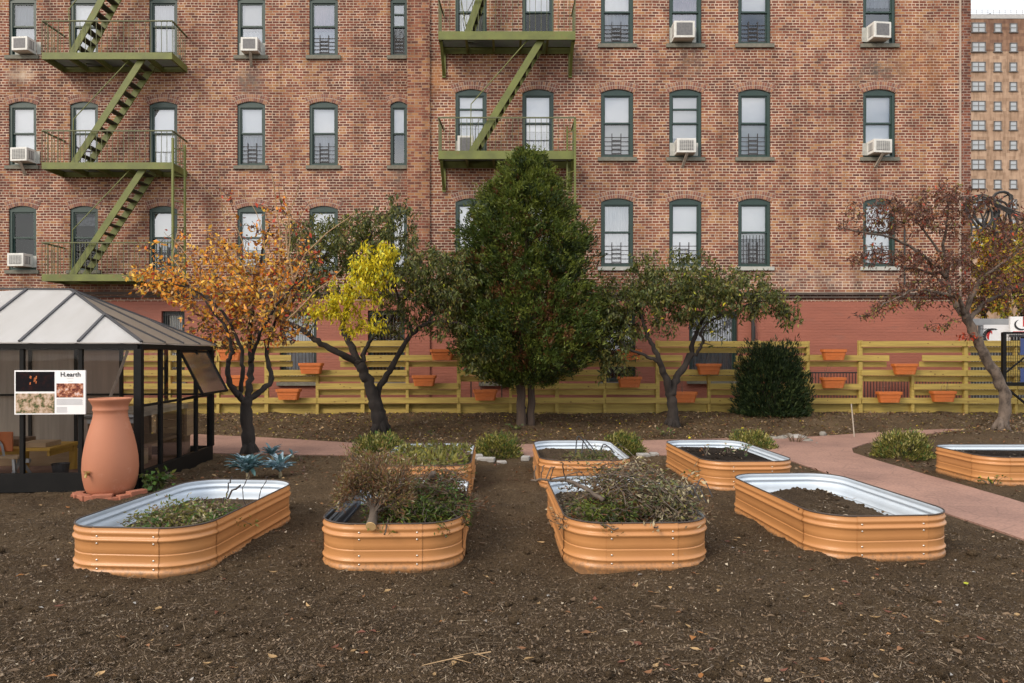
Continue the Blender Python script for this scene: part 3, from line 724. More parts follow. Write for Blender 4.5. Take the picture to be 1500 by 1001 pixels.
dim_up = {('L', 33, 2), ('L', 123, 2), ('R', 1288, 0), ('L', 33, 0)}
dim_low = {('L', 33, 2), ('L', 123, 2), ('R', 788, 0), ('R', 904, 0), ('R', 1105, 0), ('R', 1288, 0), ('L', 584, 0), ('L', 584, 1), ('R', 1105, 2), ('L', 474, 1), ('L', 368, 1), ('L', 239, 2), ('R', 1105, 1), ('R', 904, 1)}
guards = {('R', 904, 0), ('R', 904, 1), ('R', 904, 2), ('R', 1105, 0), ('R', 1105, 1), ('R', 1004, 2), ('R', 1288, 2), ('L', 368, 1), ('L', 474, 0), ('L', 474, 1), ('L', 368, 2), ('L', 474, 2)}
grilles = {('R', 1105, 2), ('L', 584, 0), ('L', 239, 2), ('L', 123, 2)}
three_pane = {('R', 1004, 1), ('R', 690, 1), ('L', 584, 0)}
for i, (sd_, px, r, xa, xb, za, zc) in enumerate(wins):
    Y = YR if sd_ == 'R' else YL
    w = xb-xa; h = zc-za
    win = inst('window', frame_mesh(w-0.004, h-0.003, RISE), house, ((xa+xb)/2, Y+0.085-18.0, za))
    inst('pane', pane_mesh(w, h, RISE, seed=i, mt='window_glass_dark' if (sd_, px, r) in dark_w else 'window_glass_dim' if (sd_, px, r) in dim_up else 'window_glass', low='window_glass_dark' if (sd_, px, r) in dark_w or (sd_, px, r) == ('R', 788, 0) else 'window_glass_dim' if (sd_, px, r) in dim_low else 'window_glass'), win)
    inst('arch', arch_mesh(w, RISE), win, (0, -0.085, h))
    s = MB(); ov = 0.08
    s.span((-w/2-ov, -0.14, -0.095), (w/2+(ov if px != 584 else 0.0), -0.02, -0.001))
    inst('sill', s.mesh('sill', 'sill_pale' if (sd_ == 'R' and r == 2) else 'sill_stone'), win)
    for (mt, z0, z1) in look[(sd_, px, r)]:
        bm_ = curtain_mesh(w-0.16, h*(z1-z0)-0.02, mt, 7 if 'curtain' in mt else 0, 0.022 if 'curtain' in mt else 0)
        inst('curtain' if 'curtain' in mt else 'blind', bm_, win, (0, 0.065+0.03*z0, h*z0+0.01))
    key = (sd_, px, r)
    if key in guards: inst('window_guard', guard_mesh(w, h), win)
    if key in grilles: inst('window_guard', guard_mesh(w, h, 1), win)
    if key in three_pane:
        s = MB(); s.span((-w/2+0.1, -0.045, h*0.70), (w/2-0.1, -0.012, h*0.725)); inst('glazing_bar', s.mesh('glazing_bar', 'window_green'), win)
for i, (sd_, px, xa, xb, za, zc) in enumerate(bwins):
    Y = YR if sd_ == 'R' else YL
    w = xb-xa; h = zc-za
    win = inst('window', frame_mesh(w-0.004, h-0.003, 0.0), house, ((xa+xb)/2, Y+0.14-18.0, za))
    inst('pane', pane_mesh(w, h, 0, seed=50+i, mt='window_glass_dim', low='window_glass_dim'), win)
    b = MB()
    for k in range(11): b.bar((-w/2+0.03+(w-0.06)*k/10, -0.10, 0.02), (-w/2+0.03+(w-0.06)*k/10, -0.10, h-0.02), 0.014, 0.014)
    for k in range(3): b.bar((-w/2, -0.10, 0.1+k*(h-0.2)/2), (w/2, -0.10, 0.1+k*(h-0.2)/2), 0.02, 0.02)
    inst('window_guard', b.mesh('window_guard', 'guard_black'), win)
    mt = {733: 'curtain_white', 905: None, 1045: 'curtain_grey', 254: 'blind_white', 437: 'blind_white', 566: None}[px]
    if mt: inst('blind', curtain_mesh(w-0.16, h-0.1, mt, 6, 0.02), win, (0, 0.11, 0.05))
    s = MB(); s.span((-w/2-0.06, -0.24, -0.09), (w/2+0.06, -0.02, -0.001)); inst('sill', s.mesh('sill', 'sill_stone'), win)

# ---- window air conditioners
def aircon(label, x, z, Y, w=0.60, h=0.40, d=0.36, yaw=0.0, slats=True, strut=True, side=True):
    t = thing('air_conditioner', label, 'air conditioner', (x, Y-0.02, z), yaw, 'window air conditioners')
    b = MB(); b.span((-w/2, -d*0.7, 0), (w/2, 0.1, h)); b.build('casing', 'ac_white', t, local=True, bevel=0.012)
    b = MB(); b.span((-w/2+0.06, -d*0.7-0.006, 0.06), (w/2-0.06, -d*0.7+0.01, h-0.05)); b.build('grille', 'ac_grille', t, local=True)
    if slats:
        b = MB()
        for k in range(7): b.span((-w/2+0.06, -d*0.7-0.012, 0.08+k*(h-0.15)/6), (w/2-0.06, -d*0.7-0.007, 0.088+k*(h-0.15)/6))
        for k in range(8): b.span((-w/2+0.07+k*(w-0.14)/7-0.004, -d*0.7-0.011, 0.06), (-w/2+0.07+k*(w-0.14)/7+0.004, -d*0.7-0.0075, h-0.05))
        b.build('grille_bars', 'ac_white', t, local=True)
    for sx in (-1, 1):
        b = MB(); b.span((sx*(w/2+0.002)-0.002, -d*0.56, 0.07), (sx*(w/2+0.002)+0.001, -d*0.02, h-0.07))
        for k in range(5): b.span((sx*(w/2+0.004)-0.002, -d*0.55+k*0.055, 0.08), (sx*(w/2+0.004)+0.002, -d*0.55+k*0.055+0.02, h-0.08), 1)
        b.build('side_vent', ['ac_grille', 'ac_white'], t, local=True)
        if side:
            b = MB(); xa, xb = (-0.36, -w/2-0.004) if sx < 0 else (w/2+0.004, 0.36); b.span((xa, 0.04, 0.0), (xb, 0.06, h*0.9)); b.build('filler_panel', 'sill_pale', t, local=True)
    if strut:
        b = MB(); b.bar((0.02, -d*0.6, -0.01), (-0.04, 0.02, -0.30), 0.07, 0.03); b.build('support_strut', 'wood_grey', t, local=True)
aircon('white air conditioner with a dark screen face in top floor window above dark drip stain', XR(1003)-.07, ZR(62), YR, w=0.52, h=0.42, slats=False, strut=False)
aircon('white gridded air conditioner on a wooden strut in window between two barred windows', XR(1006)-.07, ZR(228), YR, w=0.48, h=0.36)
aircon('white air conditioner set askew in top window nearest the right corner of brick wall', XR(1288)-.08, ZR(62), YR, w=0.46, h=0.40, yaw=0.12, slats=False, strut=False)
aircon('white gridded air conditioner with strut in white shaded window near the right corner', XR(1290)-.10, ZR(228), YR, w=0.48, h=0.34, yaw=0.10)
aircon('white air conditioner in the top left window beside the fire escape', XL(31)+.16, ZL(80), YL, w=0.44, h=0.36, yaw=-0.08, slats=False, strut=False)
aircon('white air conditioner propped by a pale strut in middle window at far left', XL(30)+.16, ZL(240), YL, w=0.48, h=0.36, yaw=-0.12)
aircon('white air conditioner jutting from the dark lower window at far left', XL(24)+.18, ZL(392), YL, w=0.46, h=0.34, yaw=-0.10, strut=False)
aircon('small white air conditioner with rusty bracket in window right of left fire escape', XL(367)+.06, ZL(81), YL, w=0.44, h=0.36, slats=False)
aircon('grey air conditioner with white edge in window behind the right fire escape stair', XR(683), ZR(229), YR, w=0.40, h=0.44, slats=False, strut=False)

# ---- fire escapes
def fire_escape(label, Yf, Yw, levels, x0, x1, stairs, sx, beam, flip=False, brackets=None, ladder=None, rails=None):
    t = thing('fire_escape', label, 'fire escape', ((x0+x1)/2, Yw, levels[-1]))
    for li, z in enumerate(levels):
        b = MB()
        b.span((x0, Yf, z-beam), (x1, Yf+0.03, z)); b.span((x0, Yw-0.04, z-beam), (x1, Yw-0.01, z))
        b.span((x0, Yf+0.03, z-beam), (x0+0.05, Yw-0.04, z)); b.span((x1-0.05, Yf+0.03, z-beam), (x1, Yw-0.04, z))
        n = 5
        for k in range(1, n):
            x = x0+(x1-x0)*k/n; b.span((x-0.025, Yf+0.03, z-beam*0.9), (x+0.025, Yw-0.04, z-0.03), 0)
        ns = 12
        for k in range(ns):
            y = Yf+0.05+(Yw-Yf-0.1)*k/(ns-1)
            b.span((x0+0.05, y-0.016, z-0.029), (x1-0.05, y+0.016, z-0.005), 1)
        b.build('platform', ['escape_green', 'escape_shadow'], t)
        if rails is None or li in rails:
            rh = 0.80; b = MB()
            b.bar((x0, Yf+0.015, z+rh), (x1, Yf+0.015, z+rh), 0.03, 0.03)
            b.bar((x0, Yf+0.015, z+rh), (x0+0.05, Yw, z+rh-0.02), 0.035, 0.035); b.bar((x1, Yf+0.015, z+rh), (x1-0.02, Yw, z+rh-0.02), 0.035, 0.035)
            nb = int((x1-x0)/0.135)
            for k in range(nb+1):
                x = x0+(x1-x0)*k/nb; b.bar((x, Yf+0.015, z), (x, Yf+0.015, z+rh), 0.011, 0.011)
            for xx in (x0+0.01, x1-0.01):
                for k in range(1, 7): b.bar((xx, Yf+(Yw-Yf)*k/7, z), (xx, Yf+(Yw-Yf)*k/7, z+rh), 0.011, 0.011)
            b.build('railing', 'escape_rail', t)
        if brackets:
            for xx in (x0+0.06, x1-0.06):
                b = MB(); bd = brackets
                b.bar((xx, Yf+0.1, z-beam), (xx, Yw-0.03, z-beam-bd), 0.07, 0.05); b.bar((xx, Yw-0.03, z-beam), (xx, Yw-0.03, z-beam-bd-0.05), 0.09, 0.04)
                b.build('bracket', 'escape_green', t)
    for (za, zb_, xa, xb) in stairs:
        b = MB(); n = max(8, int((zb_-za)/0.215))
        ya, yb = Yf+0.10, Yf+0.10+sx
        for y in (ya, yb):
            b.bar((xa, y, za-0.02), (xb, y, zb_-0.03), 0.03, 0.16)
        for k in range(1, n):
            u = k/n; x = xa+(xb-xa)*u; z = za+(zb_-za)*u
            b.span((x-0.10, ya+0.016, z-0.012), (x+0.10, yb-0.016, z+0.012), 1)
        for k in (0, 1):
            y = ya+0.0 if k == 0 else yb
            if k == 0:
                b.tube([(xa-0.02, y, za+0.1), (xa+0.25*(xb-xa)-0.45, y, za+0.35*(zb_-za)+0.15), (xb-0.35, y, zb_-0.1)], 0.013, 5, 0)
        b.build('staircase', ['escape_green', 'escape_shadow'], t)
    if ladder:
        xl0, xl1, zl0, zl1, yl = ladder
        b = MB()
        b.bar((xl0, yl, zl0), (xl0, yl, zl1), 0.05, 0.06); b.bar((xl1, yl+0.25, zl0), (xl1, yl+0.25, zl1-0.1), 0.045, 0.05)
        k = zl0+0.2
        while k < zl1-0.2: b.bar((xl0, yl, k), (xl1, yl+0.25, k), 0.018, 0.018); k += 0.33
        b.build('drop_ladder', 'escape_green', t)
    return t
YfL = 17.95
def zf(py, Y): return H-(py-HY)/F*Y
lv = [zf(77, YfL), zf(238, YfL), zf(402, YfL)]
fire_escape('olive green fire escape with three landings on the left end of brick wall', YfL, YL, lv, P(61, 0, YfL).x, P(252, 0, YfL).x,
            [(lv[0], lv[0]+2.8, P(101, 0, YfL).x, P(190, 0, YfL).x), (lv[1], lv[0], P(104, 0, YfL).x, P(209, 0, YfL).x), (lv[2], lv[1], P(102, 0, YfL).x, P(211, 0, YfL).x)],
            0.5, 0.17, ladder=(P(254, 0, YfL).x, P(262, 0, YfL).x+0.05, lv[2], lv[1]+0.6, YfL-0.03))
YfR = 17.15
lr = [zf(46, YfR), zf(221, YfR)]
fire_escape('olive green fire escape with deep landings above the tall conifer', YfR, YR, lr, P(642, 0, YfR).x, P(843, 0, YfR).x,
            [(lr[0], lr[0]+2.8, P(684, 0, YfR).x, P(742, 0, YfR).x), (lr[1], lr[0], P(690, 0, YfR).x, P(798, 0, YfR).x)],
            0.45, 0.20, brackets=0.55, ladder=(P(842, 0, YfR).x, P(838, 0, YfR).x-0.1, lr[1]-3.0, lr[1]+0.75, YfR-0.04))

# ---- pipes and cables on the wall
b = MB(); b.tube([P(1325, 335, 17.96), P(1325, 418, 17.96)], 0.022, 8); tag(b.build('conduit_pipe', 'cable_black'), 'thin dark pipe up the brick wall right of lowest right window', 'pipe')
b = MB(); b.tube([P(1103, 600, 17.9), P(1103, 440, 17.9), P(1101, 431, 17.9), P(1092, 431, 17.95)], 0.045, 8)
b.span(P(1105, 497, 17.88), P(1106.5, 478, 17.86)); tag(b.build('downpipe', 'cable_black'), 'black downpipe on painted base behind the dark green yew', 'pipe')
t = thing('cable_coil', 'loops of black cable slung at the right corner of brick building', 'cable', P(1455, 320, 17.3))
b = MB()
for k in range(7):
    cx, cy, rx, ry = 1428+k*8, 318+random.uniform(-6, 6), random.uniform(9, 18), random.uniform(22, 34)
    b.tube([P(cx+rx*math.cos(a)+4*math.sin(3*a+k), cy+ry*math.sin(a), 17.3+0.04*k) for a in np.linspace(0, 6.3, 26)], 0.02+0.008*(k % 3), 5)
b.build('loops', 'cable_black', t)
b = MB()
for k in range(4): b.tube(smooth_line([P(1410, 300+3*k, 17.9), P(1440, 285+3*k, 17.3), P(1475, 305+2*k, 17.2), P(1560, 330+8*k, 16.8), P(1700, 350+8*k, 16.5)], 5), 0.018, 5)
b.build('strands', 'cable_black', t)

# ---- the far apartment tower
YT = 99.0
tw = thing('apartment_tower', 'distant tan brick apartment tower with rows of small windows', 'building', (P(1540, 0, YT).x, YT, 0))
zt = P(0, 28, YT).z; zd = P(0, 75, YT).z
tx0, tx1 = P(1330, 0, YT).x, P(1660, 0, YT).x
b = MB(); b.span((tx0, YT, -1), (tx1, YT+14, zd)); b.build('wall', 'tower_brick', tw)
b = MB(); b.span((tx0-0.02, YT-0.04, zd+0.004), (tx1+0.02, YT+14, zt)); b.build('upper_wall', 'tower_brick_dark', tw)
b = MB(); b.span((tx0-0.1, YT-0.12, zt+0.004), (tx1+0.1, YT+14.1, zt+0.55)); b.build('parapet', 'beam_grey', tw)
b = MB()
for k in range(40): b.bar((tx0+(tx1-tx0)*k/39, YT+0.2, zt+0.5), (tx0+(tx1-tx0)*k/39, YT+0.2, zt+1.35), 0.05, 0.05)
for k in range(3): b.bar((tx0, YT+0.2, zt+0.75+k*0.3), (tx1, YT+0.2, zt+0.75+k*0.3), 0.05, 0.05)
b.build('roof_railing', 'beam_grey', tw)
b = MB(); b.bar((P(1464, 0, YT).x, YT+2, zt), (P(1464, 0, YT).x, YT+2, zt+1.7), 0.25, 0.25); b.build('antenna', 'tower_frame', tw)
def tower_window(w, h, n):
    b = MB(); g = MB()
    b.span((-w/2, -0.09, 0), (-w/2+0.15, 0.05, h)); b.span((w/2-0.15, -0.09, 0), (w/2, 0.05, h)); b.span((-w/2, -0.09, h-0.09), (w/2, 0.05, h+0.06)); b.span((-w/2-0.1, -0.16, -0.12), (w/2+0.1, 0.05, 0.0))
    b.span((-w/2+0.09, -0.085, h*0.46), (w/2-0.09, 0.04, h*0.54))
    for k in range(1, n): b.span((-w/2+w*k/n-0.06, -0.088, 0), (-w/2+w*k/n+0.06, 0.04, h))
    g.quad((-w/2+0.09, -0.06, 0), (w/2-0.09, -0.06, 0), (w/2-0.09, -0.06, h-0.09), (-w/2+0.09, -0.06, h-0.09))
    return b.mesh('window', 'tower_frame'), g.mesh('pane', 'tower_window')
big, sml = tower_window(1.95, 1.25, 2), tower_window(1.05, 1.15, 1)
for r in range(12):
    y = 41.5+28.6*r
    for px, k in ((1433, 0), (1461, 1), (1484, 1), (1509, 1), (1535, 0)):
        z = P(0, y+6, YT).z
        o = inst('window', (big if k == 0 else sml)[0], tw, (P(px, 0, YT).x-tw.location.x, -0.05 if r < 2 else 0, z))
        inst('pane', (big if k == 0 else sml)[1], o)
# ------------------------------------------------------------------ the yellow board fence
YF = 16.9
def XF(px, Y=YF): return (px-750)/F*Y
def ZF(py, Y=YF): return H-(py-HY)/F*Y
fence = thing('wooden_fence', 'yellow wooden fence of staggered horizontal boards in front of brick building', 'fence', (XF(800), YF, 0.2))
posts = [(-60, 1), (30, 0), (104, 1), (175, 0), (247, 1), (319, 0), (390, 1), (464.5, 0), (531, 1), (596.5, 0), (672, 1), (748, 0), (816, 1), (886, 0), (963.5, 1), (1039, 0), (1111, 1), (1184, 0), (1261, 1), (1337.5, 0), (1415.5, 1), (1489, 0), (1560, 1)]
ftop = {319: 500, 464.5: 541, 596.5: 500, 748: 541, 886: 520, 1039: 541, 1184: 500, 1337.5: 541, 1489: 500}
for px, wide in posts:
    b = MB(); x = XF(px); zt_ = ZF(ftop.get(px, 499))
    b.span((x-(0.045 if wide else 0.035), YF, -0.3), (x+(0.045 if wide else 0.035), YF+0.09, zt_)); b.build('post', 'fence_wood', fence, bevel=0.004)
rowpx = {'A': 499.5, 'B': 520.5, 'C': 541.5, 'D': 561.5, 'E': 582.5}
boards = {'A': [(-60, 175), (175, 390), (391, 597), (672, 886), (963, 1184), (1261, 1415), (1416, 1560)],
          'B': [(-60, 104), (105, 319), (320, 427), (497, 672), (673, 748), (749, 963), (964, 999.5), (1077, 1184), (1185, 1302), (1350, 1489), (1490, 1560)],
          'C': [(-60, 175), (176, 319), (390, 597), (672, 886), (963, 1110), (1111, 1184), (1261, 1415), (1416, 1560)],
          'D': [(-60, 104), (105, 390), (464.5, 672), (748, 886), (887, 963), (1039, 1184), (1185, 1261), (1337.5, 1489), (1490, 1560)],
          'E': [(-60, 247), (248, 464.5), (465, 672), (673, 886), (887, 1039), (1040, 1261), (1262, 1489), (1490, 1560)]}
rb = random.Random(3)
for row, segs in boards.items():
    for k, (a, c) in enumerate(segs):
        z1 = ZF(rowpx[row])+rb.uniform(-0.008, 0.008); tilt = rb.uniform(-0.008, 0.008)
        for back in (0, 1):
            b = MB(); y0 = YF-0.03 if not back else YF+0.092
            z = z1-0.005 if not back else z1-0.155
            hh = 0.135 if not back else 0.13
            xa, xb = XF(a)+0.002, XF(c)-0.002
            b.bar((xa, y0+0.013, z-hh/2+tilt), (xb, y0+0.013, z-hh/2-tilt), 0.026, hh)
            if not back:
                for q in range(int((xb-xa)/0.8)):
                    kx = rb.uniform(xa+0.1, xb-0.1); kz = z-hh/2+rb.uniform(-0.04, 0.04)
                    b.box((kx, y0-0.001, kz), (rb.uniform(0.02, 0.05), 0.004, rb.uniform(0.012, 0.03)), 1)
            b.build('board', ['fence_wood', 'fence_knot'], fence, bevel=0.004)
for a, c in ((-60, 175), (176, 390), (391, 672), (673, 886), (887, 1110), (1111, 1337), (1338, 1560)):
    b = MB(); b.span((XF(a), YF+0.092, 0.0), (XF(c)-0.003, YF+0.12, ZF(592.5)+rb.uniform(-0.01, 0.01))); b.build('board', 'fence_wood', fence)

def planter_meshes():
    b = MB(); w0, w1, d0, d1, h = 0.45, 0.53, 0.15, 0.19, 0.25
    n = 6
    def ring(w, d, z, r=0.045):
        pts = []
        for (cx, cy, a0) in ((w/2-r, d/2-r, 0), (-w/2+r, d/2-r, 90), (-w/2+r, -d/2+r, 180), (w/2-r, -d/2+r, 270)):
            for k in range(n+1):
                a = math.radians(a0+90*k/n); pts.append((cx+r*math.cos(a), cy+r*math.sin(a), z))
        return pts
    def loft(rs, mi=0):
        k = len(rs[0]); vs = [p for r in rs for p in r]; fs = []
        for i in range(len(rs)-1):
            for j in range(k): fs.append((i*k+j, i*k+(j+1) % k, (i+1)*k+(j+1) % k, (i+1)*k+j))
        b.add(vs, fs, mi)
    rs = [ring(w0, d0, 0.0)]
    for t in (0.25, 0.55, 0.60, 0.64, 0.98): rs.append(ring(w0+(w1-w0)*t, d0+(d1-d0)*t+(0.012 if t == 0.60 else 0), h*0.75*t))
    loft(rs); b.add(ring(w0, d0, 0.0), [list(range(4*(n+1)))[::-1]])
    body = b.mesh('trough', 'terracotta_box', False); b = MB()
    z0 = h*0.74
    loft([ring(w1+0.005, d1+0.005, z0), ring(w1+0.04, d1+0.03, z0+0.004), ring(w1+0.045, d1+0.035, h), ring(w1+0.015, d1+0.005, h+0.003), ring(w1+0.005, d1, h-0.03)])
    rim = b.mesh('rim', 'terracotta_box'); b = MB()
    b.add(ring(w1+0.01, d1+0.003, h-0.022), [list(range(4*(n+1)))])
    return body, rim, b.mesh('soil', 'planting_soil')
pb, prm, psl = planter_meshes()
planters = [(338, 512.5, 'orange planter box half hidden by orange tree crown, upper of the two there'), (350, 550, 'orange planter box on low rail just behind the fork of orange tree'),
            (456, 532, 'orange planter box in front of the bright barred basement window'), (423, 570, 'orange planter box on lowest rail between orange tree and yellow leaved tree'),
            (648, 512, 'orange planter box on high rail left of the conifer with clear wall behind'), (621.5, 550, 'orange planter box on mid rail right of the yellow leaved tree trunk'),
            (741, 533, 'orange planter box touching the left edge of conifer trunk'), (711, 571, 'orange planter box on lowest rail left of conifer with a bare stem'),
            (922, 512, 'orange planter box veiled by leaves of the right hand green tree'), (922, 552, 'orange planter box with trailing green plant left of right hand green tree'),
            (1038, 533, 'orange planter box between right hand green tree and dark yew'), (1003, 574, 'orange planter box on lowest rail just right of green tree trunk'),
            (1221, 512, 'orange planter box on high rail directly right of the dark yew'), (1220, 553, 'orange planter box in front of black iron railing right of the yew'),
            (1325, 533, 'orange planter box filling the gap between two short boards'), (1302, 574, 'orange planter box on lowest rail below the black iron railing gap'),
            (1381, 573, 'orange planter box on lowest rail nearest the leaning maroon tree')]
for i, (px, py, lab) in enumerate(planters):
    z = ZF(py+0.5)-0.205
    t = thing('planter_box', lab, 'planter', (XF(px, YF-0.14), YF-0.145, ZF(py, YF-0.14)-0.252), rb.uniform(-0.02, 0.02), 'orange planter boxes on the fence')
    inst('trough', pb, t); inst('rim', prm, t); inst('soil', psl, t)
    if i in (7, 9, 11, 13, 15, 16):
        b = MB()
        for k in range(3):
            x = rb.uniform(-0.15, 0.15); b.tube([(x, 0, 0.18), (x+rb.uniform(-0.04, 0.04), 0.0, 0.32), (x+rb.uniform(-0.08, 0.08), -0.02, rb.uniform(0.38, 0.55))], [0.005, 0.004, 0.002], 4)
        b.v = [(p[0], p[1], p[2]+0.045) for p in b.v]
        b.build('dry_stem', 'twig_grey', t, local=True)
    if i == 9:
        lm = LeafMesh(); n = 160; p = in_ball(n)*np.array([0.26, 0.13, 0.17])+np.array([0.02, -0.02, 0.31]); lm.add(p, rng.normal(size=(n, 3))+[0, -0.3, -0.4], 0.07, 0.03, pick([2, 1, 1], n)); lm.build('foliage', ['leaf_green', 'leaf_olive', 'leaf_deep'], t, local=True)

# black iron railing before the wall, seen through the gap in the boards
b = MB(); yr = 17.45
for k in range(60):
    x = XF(1150, yr)+k*0.075; b.bar((x, yr, 0.1), (x, yr, ZF(546, yr)), 0.014, 0.014)
b.bar((XF(1148, yr), yr, ZF(546, yr)), (XF(1420, yr), yr, ZF(546, yr)), 0.03, 0.03); b.bar((XF(1148, yr), yr, 0.4), (XF(1420, yr), yr, 0.4), 0.03, 0.03)
tag(b.build('iron_railing', 'guard_black', origin=(XF(1250, yr), yr, 0)), 'low black iron railing against painted wall behind the fence gap', 'railing')
b = MB()
b.bar((XF(683, yr), yr, ZF(557, yr)), (XF(746, yr), yr, ZF(557, yr)), 0.03, 0.03)
for px in (690, 735): b.bar((XF(px, yr), yr, 0.1), (XF(px, yr), yr, ZF(557, yr)), 0.03, 0.03)
tag(b.build('hand_rail', 'ledge_dark', origin=(XF(715, yr), yr, 0)), 'dark low rail by the wall left of the conifer trunk', 'railing')

# ------------------------------------------------------------------ street edge at the right: palisade, banners, mesh gate
ys = 19.6
t = thing('palisade_fence', 'black and white picket palisade beyond the right end of wooden fence', 'fence', (XF(1500, ys), ys, 0))
b = MB()
for k in range(56):
    x = XF(1424, ys)+k*0.085; b.bar((x, ys, 0), (x, ys, ZF(492, ys)), 0.035, 0.03)
b.bar((XF(1424, ys), ys+0.03, ZF(500, ys)), (XF(1660, ys), ys+0.03, ZF(500, ys)), 0.04, 0.05); b.bar((XF(1424, ys), ys+0.03, 0.35), (XF(1660, ys), ys+0.03, 0.35), 0.04, 0.05)
b.build('pickets', 'guard_black', t)
yb2 = 20.4
t = thing('sidewalk_shed', 'grey steel beam and posts above the palisade at far right', 'shed', (XF(1500, yb2), yb2, 0))
b = MB(); b.span((XF(1421, yb2), yb2, ZF(477, yb2)), (XF(1700, yb2), yb2+0.15, ZF(467, yb2))); b.build('beam', 'beam_grey', t)
for px in (1440, 1492, 1560):
    b = MB(); b.span((XF(px, yb2)-0.06, yb2+0.02, 0), (XF(px, yb2)+0.06, yb2+0.13, ZF(477.2, yb2))); b.build('post', 'beam_grey', t)
b = MB(); b.span((XF(1424, yb2), yb2+0.8, 0), (XF(1700, yb2), yb2+0.85, ZF(500, yb2))); b.build('hoarding', 'stone_pale', t)
def swoosh(b, pts, w, y, mi):
    for i in range(len(pts)-1):
        p, q = pts[i], pts[i+1]; wa = w*math.sin(math.pi*(i+0.15)/(len(pts)-0.5)); wb = w*math.sin(math.pi*(i+1.15)/(len(pts)-0.5))
        d = (Vector((q[0]-p[0], q[1]-p[1]))).normalized(); nn = Vector((-d.y, d.x))
        b.quad((p[0]-nn.x*wa, y, p[1]-nn.y*wa), (q[0]-nn.x*wb, y, q[1]-nn.y*wb), (q[0]+nn.x*wb, y, q[1]+nn.y*wb), (p[0]+nn.x*wa, y, p[1]+nn.y*wa), mi)
yb3 = 19.4
t = thing('banner', 'white banner with red leaf and black swoosh hung on palisade', 'banner', (XF(1455, yb3), yb3, ZF(500, yb3)))
b = MB(); b.span((XF(1441, yb3), yb3, ZF(503, yb3)), (XF(1480, yb3), yb3+0.03, ZF(476, yb3))); b.build('sheet', 'paper_white', t)
textmesh('Home care', 0.10, 'lettering', 'ink', t, (-0.14, -0.006, 0.30), (math.pi/2, 0, 0))
b = MB()
swoosh(b, [(XF(1456, yb3)+0.17*math.cos(a)*1.6, ZF(493, yb3)+0.2*math.sin(a)) for a in np.linspace(1.2, 4.6, 12)], 0.05, yb3-0.008, 0)
swoosh(b, [(XF(1450, yb3)+0.06*math.cos(a), ZF(492, yb3)+0.13*math.sin(a)) for a in np.linspace(0.3, 4.2, 10)], 0.05, yb3-0.008, 1)
b.build('emblem', ['ink', 'sign_red'], t)
yb4 = 19.2
t = thing('shop_sign', 'white sign with red letter R and black swoosh cut by right edge', 'sign', (XF(1510, yb4), yb4, ZF(477, yb4)))
b = MB(); b.span((XF(1480, yb4), yb4, ZF(490, yb4)), (XF(1545, yb4), yb4+0.06, ZF(464, yb4))); b.build('panel', 'paper_white', t)
textmesh('R', 0.36, 'letter', 'sign_red', t, (XF(1497.5, yb4)-t.location.x, -0.006, -0.02), (math.pi/2, 0, 0), bold=0.012, align='LEFT')
b = MB(); swoosh(b, [(XF(1497, yb4)+0.19*math.cos(a), ZF(475.5, yb4)+0.14*math.sin(a)) for a in np.linspace(2.0, 5.6, 16)], 0.03, yb4-0.006, 0)
b.span((XF(1484, yb4), yb4-0.006, ZF(486.3, yb4)), (XF(1545, yb4), yb4-0.002, ZF(485.6, yb4)), 1)
b.build('emblem', ['ink', 'sign_red'], t)
b = MB(); b.span((XF(1480, yb4), yb4-0.003, ZF(493.5, yb4)), (XF(1545, yb4), yb4+0.05, ZF(490.3, yb4))); b.build('lower_strip', 'charcoal_metal', t)
yg = 16.0
t = thing('mesh_gate', 'black steel mesh gate leaf with diagonal brace by the leaning maroon tree', 'gate', (XF(1500, yg), yg, 0.1))
b = MB(); b.bar((XF(1470, yg), yg, 0.15), (XF(1470, yg), yg, ZF(487, yg)), 0.07, 0.07); b.bar((XF(1580, yg), yg, 0.15), (XF(1580, yg), yg, ZF(487, yg)), 0.07, 0.07)
b.bar((XF(1470, yg), yg, ZF(488, yg)), (XF(1580, yg), yg, ZF(488, yg)), 0.05, 0.05); b.bar((XF(1470, yg), yg, ZF(563, yg)), (XF(1580, yg), yg, ZF(563, yg)), 0.08, 0.08)
b.bar((XF(1471, yg), yg, ZF(548, yg)), (XF(1530, yg), yg, ZF(500, yg)), 0.03, 0.03); b.bar((XF(1471, yg), yg, ZF(566, yg)), (XF(1520, yg), yg, ZF(606, yg)), 0.04, 0.04)
b.build('gate_frame', 'black_metal', t)
b = MB()
for k in range(34): b.bar((XF(1471, yg)+k*0.05, yg, ZF(562, yg)), (XF(1471, yg)+k*0.05, yg, ZF(489, yg)), 0.006, 0.006)
for k in range(16): b.bar((XF(1471, yg), yg-0.005, ZF(562, yg)+k*0.07), (XF(1580, yg), yg-0.005, ZF(562, yg)+k*0.07), 0.006, 0.006)
b.build('wire_mesh', 'black_metal', t)
b = MB(); b.span((XF(1494, yg), yg-0.02, ZF(520, yg)), (XF(1530, yg), yg-0.012, ZF(496, yg))); b.build('notice_plate', 'sign_blue', t)
b = MB(); b.span((XF(1494, yg), yg-0.02, ZF(560, yg)), (XF(1530, yg), yg-0.012, ZF(540, yg))); b.build('notice_plate', 'sign_blue', t)

